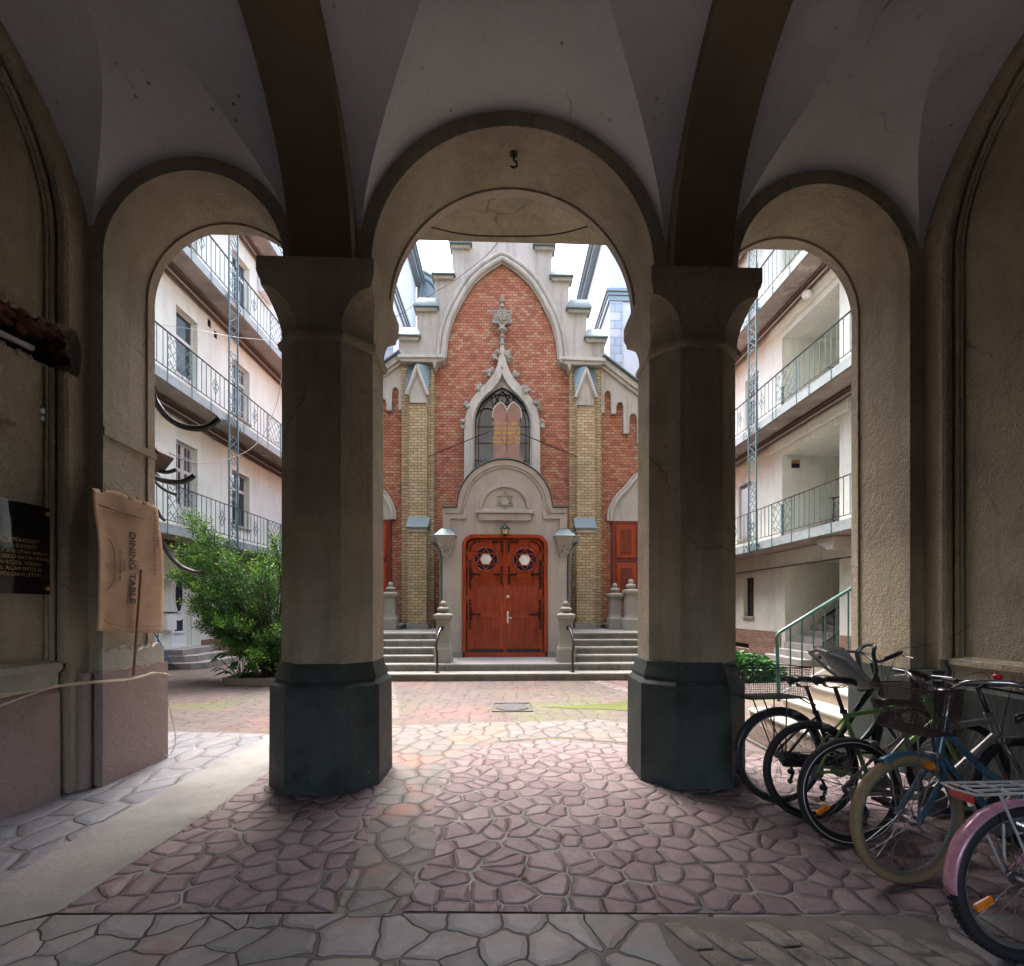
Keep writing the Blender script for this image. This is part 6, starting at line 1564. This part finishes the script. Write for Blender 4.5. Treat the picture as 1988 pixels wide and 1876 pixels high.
def saddle(parent, x, z, mat='black', T=None, tilt=0):
    e = bpy.data.objects.new('saddle', None); COL.objects.link(e); e.parent = parent
    prof = [(-.125, .060, .0), (-.11, .078, .012), (-.07, .080, .016), (-.02, .055, .010), (.04, .030, .004), (.10, .022, .0), (.145, .016, -.012), (.155, .008, -.02)]
    rings = []
    for px_, w_, dz in prof:
        rings.append([(x+px_, w_*cos(a), z+dz+(.020 if sin(a) > 0 else .028)*sin(a)) for a in [2*pi*k/12 for k in range(12)]])
    part('saddle_shell', MB().loft(rings), mat, e, T, smooth=70)
    m = MB()
    for s in (-1, 1): m.tube([(x-.09, s*.02, z-.015), (x-.05, s*.022, z-.05), (x+.04, s*.022, z-.05), (x+.10, s*.01, z-.02)], .0035, 5)
    for s in (-1, 1): m.tube([(x-.10+.012*cos(q), s*.045, z-.04+q*.004+.0*q) for q in range(6)], .006, 5)
    part('saddle_rails', m, 'steel', e, T)
    return e
def crank(parent, bx, bz, mat='steel', ang=40, R=.09, yo=-.06, hubx=0, hubz=.34, gear=True):
    m = MB().lathe([(R, yo-.002), (R, yo+.002), (R*.82, yo+.002), (R*.82, yo-.002), (R, yo-.002)], (bx, 0, bz), 32, 'y')
    for k in range(5): a = 2*pi*k/5; m.tube([(bx, yo, bz), (bx+R*.85*cos(a), yo, bz+R*.85*sin(a))], .006, 5)
    m.tube([(bx, yo, bz), (bx, -yo, bz)], .022, 10)
    part('chainring', m, mat, parent)
    for s, a in ((1, radians(ang)), (-1, radians(ang+180))):
        y = yo*1.25 if s > 0 else -yo*1.25; px_, pz_ = bx+.17*cos(a), bz+.17*sin(a)
        e = bpy.data.objects.new('crank_arm', None); COL.objects.link(e); e.parent = parent
        part('arm', MB().tube([(bx, y, bz), (px_, y, pz_)], [.013, .010], 6), mat, e)
        yy = y+(-.055 if y < 0 else .055); m = MB().box(px_-.045, px_+.045, min(y, yy*1.35), max(y, yy*1.35), pz_-.009, pz_+.009)
        part('pedal', m, 'black_matt', e, bevel=.004)
    m = MB(); r1 = R*.98; r2 = .04
    for (za, zb_) in ((bz+r1, hubz+r2), (bz-r1*.9, hubz-r2-.0)):
        p, q = Vector((bx, yo, za)), Vector((hubx, yo, zb_)); n = int((q-p).length/.0127)
        for k in range(n): c = p.lerp(q, (k+.5)/n); d = (q-p).normalized(); m.obox(c, d*.0042, (0, .0035, 0), Vector((-d.z, 0, d.x))*.0035)
    part('chain', m, 'steel', parent, smooth=0)
    if gear:
        m = MB()
        for k in range(7): m.lathe([(.052-.005*k, yo+.004*k-.0012), (.052-.005*k, yo+.004*k+.0012)], (hubx, 0, hubz), 20, 'y')
        part('cassette', m, mat, parent)
        m = MB().tube([(hubx+.02, yo-.02, hubz-.04), (hubx+.05, yo-.02, hubz-.10), (hubx+.03, yo-.01, hubz-.17)], .010, 6)
        for z in (-.10, -.17): m.lathe([(.02, yo-.006), (.02, yo+.002)], (hubx+.035, 0, hubz+z), 12, 'y')
        part('derailleur', m, 'black_matt', parent)
def rack(parent, x, z, L, W, mat, R, T=None, name='luggage_rack'):
    m = MB()
    for v in (-1, -.35, .35, 1): m.tube([(x-L/2, v*W/2, z), (x+L/2, v*W/2*.8, z)], .0055, 6)
    for u in (-1, -.4, .3, 1): m.tube([(x+u*L/2, -W/2, z), (x+u*L/2, W/2, z)], .005, 6)
    m.tube([(x-L/2, -W/2, z), (x-L/2-.04, -W/2, z-.0), (x-L/2-.06, 0, z+.0), (x-L/2-.04, W/2, z), (x-L/2, W/2, z)], .0055, 6)
    for s in (-1, 1):
        m.tube([(x-L*.35, s*W/2, z), (0, s*.07, R)], .005, 6); m.tube([(x+L*.1, s*W/2, z), (0, s*.07, R)], .005, 6); m.tube([(x+L/2, s*W/2*.8, z), (x+L/2+.10, s*.03, z-.06)], .005, 6)
    part(name, m, mat, parent, T)
def place(o, x, y, head, lean): o.location = (x, y, .006); o.rotation_euler = (radians(lean), 0, radians(head))
def steer_T(hx, hz, tilt, ang):
    ax = Vector((-sin(tilt), 0, cos(tilt))); c = Vector((hx, 0, hz))
    return Matrix.Translation(c) @ Matrix.Rotation(ang, 4, ax) @ Matrix.Translation(-c)
BG = 'bicycles parked at the right wall'
def bike(name, label, x, y, head, lean, R, wb, frame, frame_r=.017, top='diamond', bb=(.42, .28), seat=(.26, .74), hd=((.86, .86), (.92, .66)), saddle_z=None,
         tyres=('rubber', 'alu'), steer=0, hbar=None, fend=None, rk=None, knob=False, tyre_w=.022, reflector=None, rear_y=1, gear=True, crank_ang=40):
    t = thing(name, (0, 0, 0), label, 'bicycle', group=BG); place(t, x, y, head, lean)
    (ht, hb) = hd; tilt = atan2(hb[0]-ht[0], ht[1]-hb[1]); T = steer_T(ht[0], ht[1], tilt, radians(steer))
    wheel(t, 0, R, tyres, None, tyre=tyre_w, knob=knob, reflector=reflector); wheel(t, wb, R, tyres, T, tyre=tyre_w, knob=knob)
    m = MB(); fr = frame_r
    m.tube([(ht[0], 0, ht[1]), (hb[0], 0, hb[1])], fr*1.15, 12)
    m.tube([(bb[0], 0, bb[1]), (seat[0], 0, seat[1])], fr*.9, 12)
    if top == 'diamond': m.tube([(seat[0]+.01, 0, seat[1]-.03), (ht[0]+.01, 0, ht[1]-.05)], fr, 12); m.tube([(bb[0], 0, bb[1]), (hb[0]-.005, 0, hb[1]+.03)], fr*1.15, 12)
    else:
        m.tube(spline([(ht[0]+.01, 0, ht[1]-.05), (ht[0]-.16, 0, ht[1]-.24), (bb[0]+.06, 0, bb[1]+.22), (seat[0]+.06, 0, bb[1]+.20)], 6), fr, 12)
        m.tube(spline([(hb[0]-.005, 0, hb[1]+.02), (hb[0]-.14, 0, hb[1]-.16), (bb[0]+.10, 0, bb[1]+.05), (bb[0], 0, bb[1])], 6), fr*1.1, 12)
    for s in (-1, 1):
        m.tube([(bb[0]-.02, s*.03, bb[1]), (.16, s*.05, R+.0), (0, s*.062, R)], fr*.55, 8)
        m.tube([(seat[0]+.02, s*.012, seat[1]-.04), (seat[0]*.55, s*.045, R+(seat[1]-R)*.5), (0, s*.062, R)], fr*.48, 8)
    m.tube([(bb[0], -.035, bb[1]), (bb[0], .035, bb[1])], .022, 12)
    part('frame', m, frame, t, smooth=40)
    m = MB(); fx, fz = hb[0]+.012*0, hb[1]
    m.tube([(hb[0], 0, hb[1]), (hb[0]+.01, 0, hb[1]-.05)], fr*1.1, 10)
    for s in (-1, 1): m.tube(spline([(hb[0]+.008, s*.02, hb[1]-.03), (hb[0]+.02, s*.05, hb[1]-.09), (hb[0]+(wb-hb[0])*.45, s*.056, R+(hb[1]-R)*.45), (wb, s*.06, R)], 5), [fr*.85]*14+[fr*.6]*2 if False else fr*.72, 8)
    part('fork', m, frame, t, T, smooth=50)
    sz = saddle_z or (seat[1]+.18); dx = (seat[0]-bb[0])/(seat[1]-bb[1]); sx = seat[0]+dx*(sz-.05-seat[1])
    part('seat_post', MB().tube([(seat[0]-.0*dx, 0, seat[1]-.01), (sx, 0, sz-.045)], .0135, 10).lathe([(.022, seat[1]-.015), (.022, seat[1]+.012)], (seat[0], 0, 0), 12), 'black_matt' if frame != 'blue_frame' else 'chrome', t)
    saddle(t, sx, sz)
    crank(t, bb[0], bb[1], hubz=R, gear=gear, ang=crank_ang)
    if hbar:
        kind, zr, wd, mat, grip = hbar; hx = ht[0]-sin(tilt)*zr; hz = ht[1]+cos(tilt)*zr
        m = MB().tube([(ht[0], 0, ht[1]), (hx, 0, hz), (hx+.06, 0, hz+.02)], .014, 10)
        bx_, bz_ = hx+.06, hz+.02
        if kind == 'flat': P = [(bx_-.05, -wd/2, bz_+.02), (bx_-.03, -wd*.3, bz_+.015), (bx_, -.06, bz_), (bx_, .06, bz_), (bx_-.03, wd*.3, bz_+.015), (bx_-.05, wd/2, bz_+.02)]
        else: P = [(bx_-.24, -wd/2, bz_+.03), (bx_-.10, -wd*.47, bz_+.07), (bx_+.02, -wd*.25, bz_+.06), (bx_, -.04, bz_), (bx_, .04, bz_), (bx_+.02, wd*.25, bz_+.06), (bx_-.10, wd*.47, bz_+.07), (bx_-.24, wd/2, bz_+.03)]
        m.tube(spline(P, 5), .011, 10); part('handlebar', m, mat, t, T, smooth=60)
        for s in (0, 1):
            a, b = (Vector(P[0]), Vector(P[1])) if s == 0 else (Vector(P[-1]), Vector(P[-2])); e_ = a+(b-a).normalized()*.12
            part('grip', MB().tube([a-(b-a).normalized()*.01, e_], .016, 10), grip, t, T)
            sgn = -1 if s == 0 else 1
            part('brake_lever', MB().tube([e_, e_+Vector((.035, 0, -.02)), e_+Vector((.04, sgn*.07, -.035))], .005, 5), 'steel', t, T)
        m = MB()
        for s in (-1, 1): m.tube(spline([(bx_+.01, s*wd*.25, bz_+.04), (bx_+.10, s*.08, bz_+.05), (ht[0]+.09, s*.02, ht[1]-.02), (hb[0]+.02, 0, hb[1]-.02)], 6), .0025, 5)
        part('brake_cable', m, 'black', t, T)
    if fend:
        fender(t, 0, R, 20, 200, fend); fender(t, wb, R, 62, 172, fend, T)
    if rk: rack(t, *rk, R)
    m = MB()
    for (cx_, cz_, TT) in ((seat[0]*.42+.02, R*2+.0, None),):
        m.box(cx_-.05, cx_+.0, -.035, .035, cz_-.05, cz_-.02)
    part('rim_brake', m, 'steel', t, None, bevel=.004)
    part('rim_brake', MB().box(hb[0]-.0, hb[0]+.045, -.035, .035, R*2-.035, R*2+.0), 'steel', t, T, bevel=.004)
    return t, T

# 1 black city bike, wire basket on the rear rack, child seat behind the bars
R1 = .345
b1, T1_ = bike('bicycle', 'black city bicycle with rear wire basket and grey child seat, furthest left', 2.04, 3.55, 4, -3, R1, 1.08, 'dkgreen', .021, 'step', (.44, .28), (.30, .66), ((.80, .92), (.88, .66)), .90,
           ('rubber', 'alu'), 6, ('swept', .10, .60, 'black', 'black'), 'black', None)
rack(b1, -.02, .775, .40, .15, 'black', R1)
basket(b1, (-.08, 0, .785), .42, .30, .22, 'black')
part('chain_case', MB().obox((.22, -.055, .31), (.24, 0, -.02), (0, .012, 0), (0, 0, .05)), 'black', b1, bevel=.015)
cs = thing('child_seat', (0, 0, 0), 'grey moulded child seat shell with a black loop handle, fixed behind the black bars', 'child seat'); place(cs, 2.09, 3.56, 4, -3); cs.location.z = -.045
rings = []
for (u, w_, dx_, dz_) in ((0, .10, .30, 1.15), (.08, .14, .315, 1.165), (.25, .155, .36, 1.10), (.5, .15, .44, 1.0), (.75, .14, .53, .91), (.9, .135, .60, .87), (1, .12, .66, .865)):
    row = []
    for k in range(9):
        q = -1+2*k/8; row.append((dx_+.07*q*q*(1 if u < .9 else .4), q*w_, dz_+.045*q*q))
    rings.append(row)
m = MB(); vs = [p for r in rings for p in r]; m.add(vs, [(i*9+j, i*9+j+1, (i+1)*9+j+1, (i+1)*9+j) for i in range(len(rings)-1) for j in range(8)])
o = part('seat_shell', m, 'grey_plastic', cs, smooth=70); s = o.modifiers.new('s', 'SOLIDIFY'); s.thickness = .014; s = o.modifiers.new('b', 'SUBSURF'); s.levels = 1; s.render_levels = 1
m = MB(); m.tube([(.30, -.10, 1.155), (.295, 0, 1.175), (.30, .10, 1.155)], .016, 8)
for s in (-1, 1): m.tube([(.30, s*.10, 1.15), (.39, s*.165, 1.11), (.50, s*.165, 1.01), (.60, s*.15, .93), (.66, s*.125, .885)], .014, 8)
part('shell_rim', m, 'grey_plastic', cs)
m = MB()
for k in range(10): a, b = divmod(k, 2); m.lathe([(.008, 0), (.008, .003)], (.36+.035*a, (b-.5)*.12, 1.085-.036*a), 8)
part('vent_studs', m, 'white_metal', cs)
m = MB().tube(spline([(.64, -.07, .90), (.70, -.075, 1.0), (.68, -.08, 1.14), (.72, -.05, 1.20), (.74, 0, 1.21), (.72, .05, 1.20), (.68, .08, 1.14), (.70, .075, 1.0), (.64, .07, .90)], 5), .014, 8); part('loop_handle', m, 'dkgreen', cs)
part('mount', MB().tube([(.62, 0, .87), (.80, 0, .90)], .02, 8), 'black', cs)
# 2 green bicycle
b2, T2_ = bike('bicycle', 'bright green framed bicycle with black seat post and thin tyres, second from the left', 2.09, 3.26, 0, -2.5, .335, 1.03, 'lime_green', .0165, 'diamond', (.40, .27), (.24, .73), ((.83, .84), (.90, .64)), .945,
           ('rubber', 'black'), -8, ('flat', .10, .58, 'black', 'black'), None, None, reflector=None, crank_ang=-62)
# 3 silver bicycle with red bell
b3, T3_ = bike('bicycle', 'silver grey framed bicycle with a reflective ring on its black tyre, third from the left', 2.10, 2.90, -1, -2, .325, 1.06, 'silver_frame', .019, 'diamond', (.46, .28), (.34, .70), ((.87, .80), (.93, .64)), .86,
           ('rubber', 'black'), 4, ('flat', .16, .60, 'black', 'black'), None, None, knob=False, tyre_w=.024, reflector=213, crank_ang=20)
part('reflective_ring', MB().torus((0, -.0235, .325), .300, .0032, 'y', 64, 5), 'white_metal', b3)
bell = part('bell', MB().blob((.77, -.16, 1.03), .026, 12, 8, (1, 1, .8)), paint('red_bell', (.6, .01, .03), .25, coat=.6), b3, T3_)
# 4 blue bicycle with the tan tyre, facing left
b4, T4_ = bike('bicycle', 'blue step-through bicycle with fat tan front tyre and brown mesh basket, facing left', 3.17, 2.53, 182, 2, .338, 1.06, 'blue_frame', .0185, 'step', (.44, .28), (.30, .70), ((.82, .86), (.87, .66)), .86,
           ('rubber_tan', 'alu'), 5, ('swept', .13, .60, 'chrome', 'dark_bar'), 'blue_frame', None, tyre_w=.027, gear=False, crank_ang=15)
basket(b4, (1.01, 0, .80), .19, .29, .23, 'basket_brown', T4_, 1.14, sp=.010)
part('basket_stay', MB().tube([(1.06, .06, .34), (1.10, .10, .80)], .004, 5).tube([(1.06, -.06, .34), (1.10, -.10, .80)], .004, 5), 'steel', b4, T4_)
part('fork_reflector', MB().blob((.965, .03, .62), .03, 12, 8, (.5, 1.25, .8)), 'orange', b4, T4_)
# 5 pink bicycle, nearest
b5, T5_ = bike('bicycle', 'pink mudguard bicycle with knobbly tyre and white rear rack, nearest the camera', 2.13, 1.93, 2, -2, .315, 1.0, 'pink', .017, 'step', (.40, .27), (.27, .64), ((.78, .80), (.84, .60)), .80,
           ('rubber', 'alu'), 0, ('swept', .12, .56, 'white_metal', 'black'), None, None, knob=True, tyre_w=.026, reflector=205, crank_ang=100)
fender(b5, 0, .315, 40, 185, 'pink', None, .032, gap=.020); fender(b5, 1.0, .315, 25, 150, 'pink', T5_, .032, gap=.020)
rack(b5, -.03, .70, .40, .15, 'white_metal', .315)
part('rear_reflector', MB().box(-.262, -.25, -.05, .05, .655, .69), 'red_reflector', b5, bevel=.003)
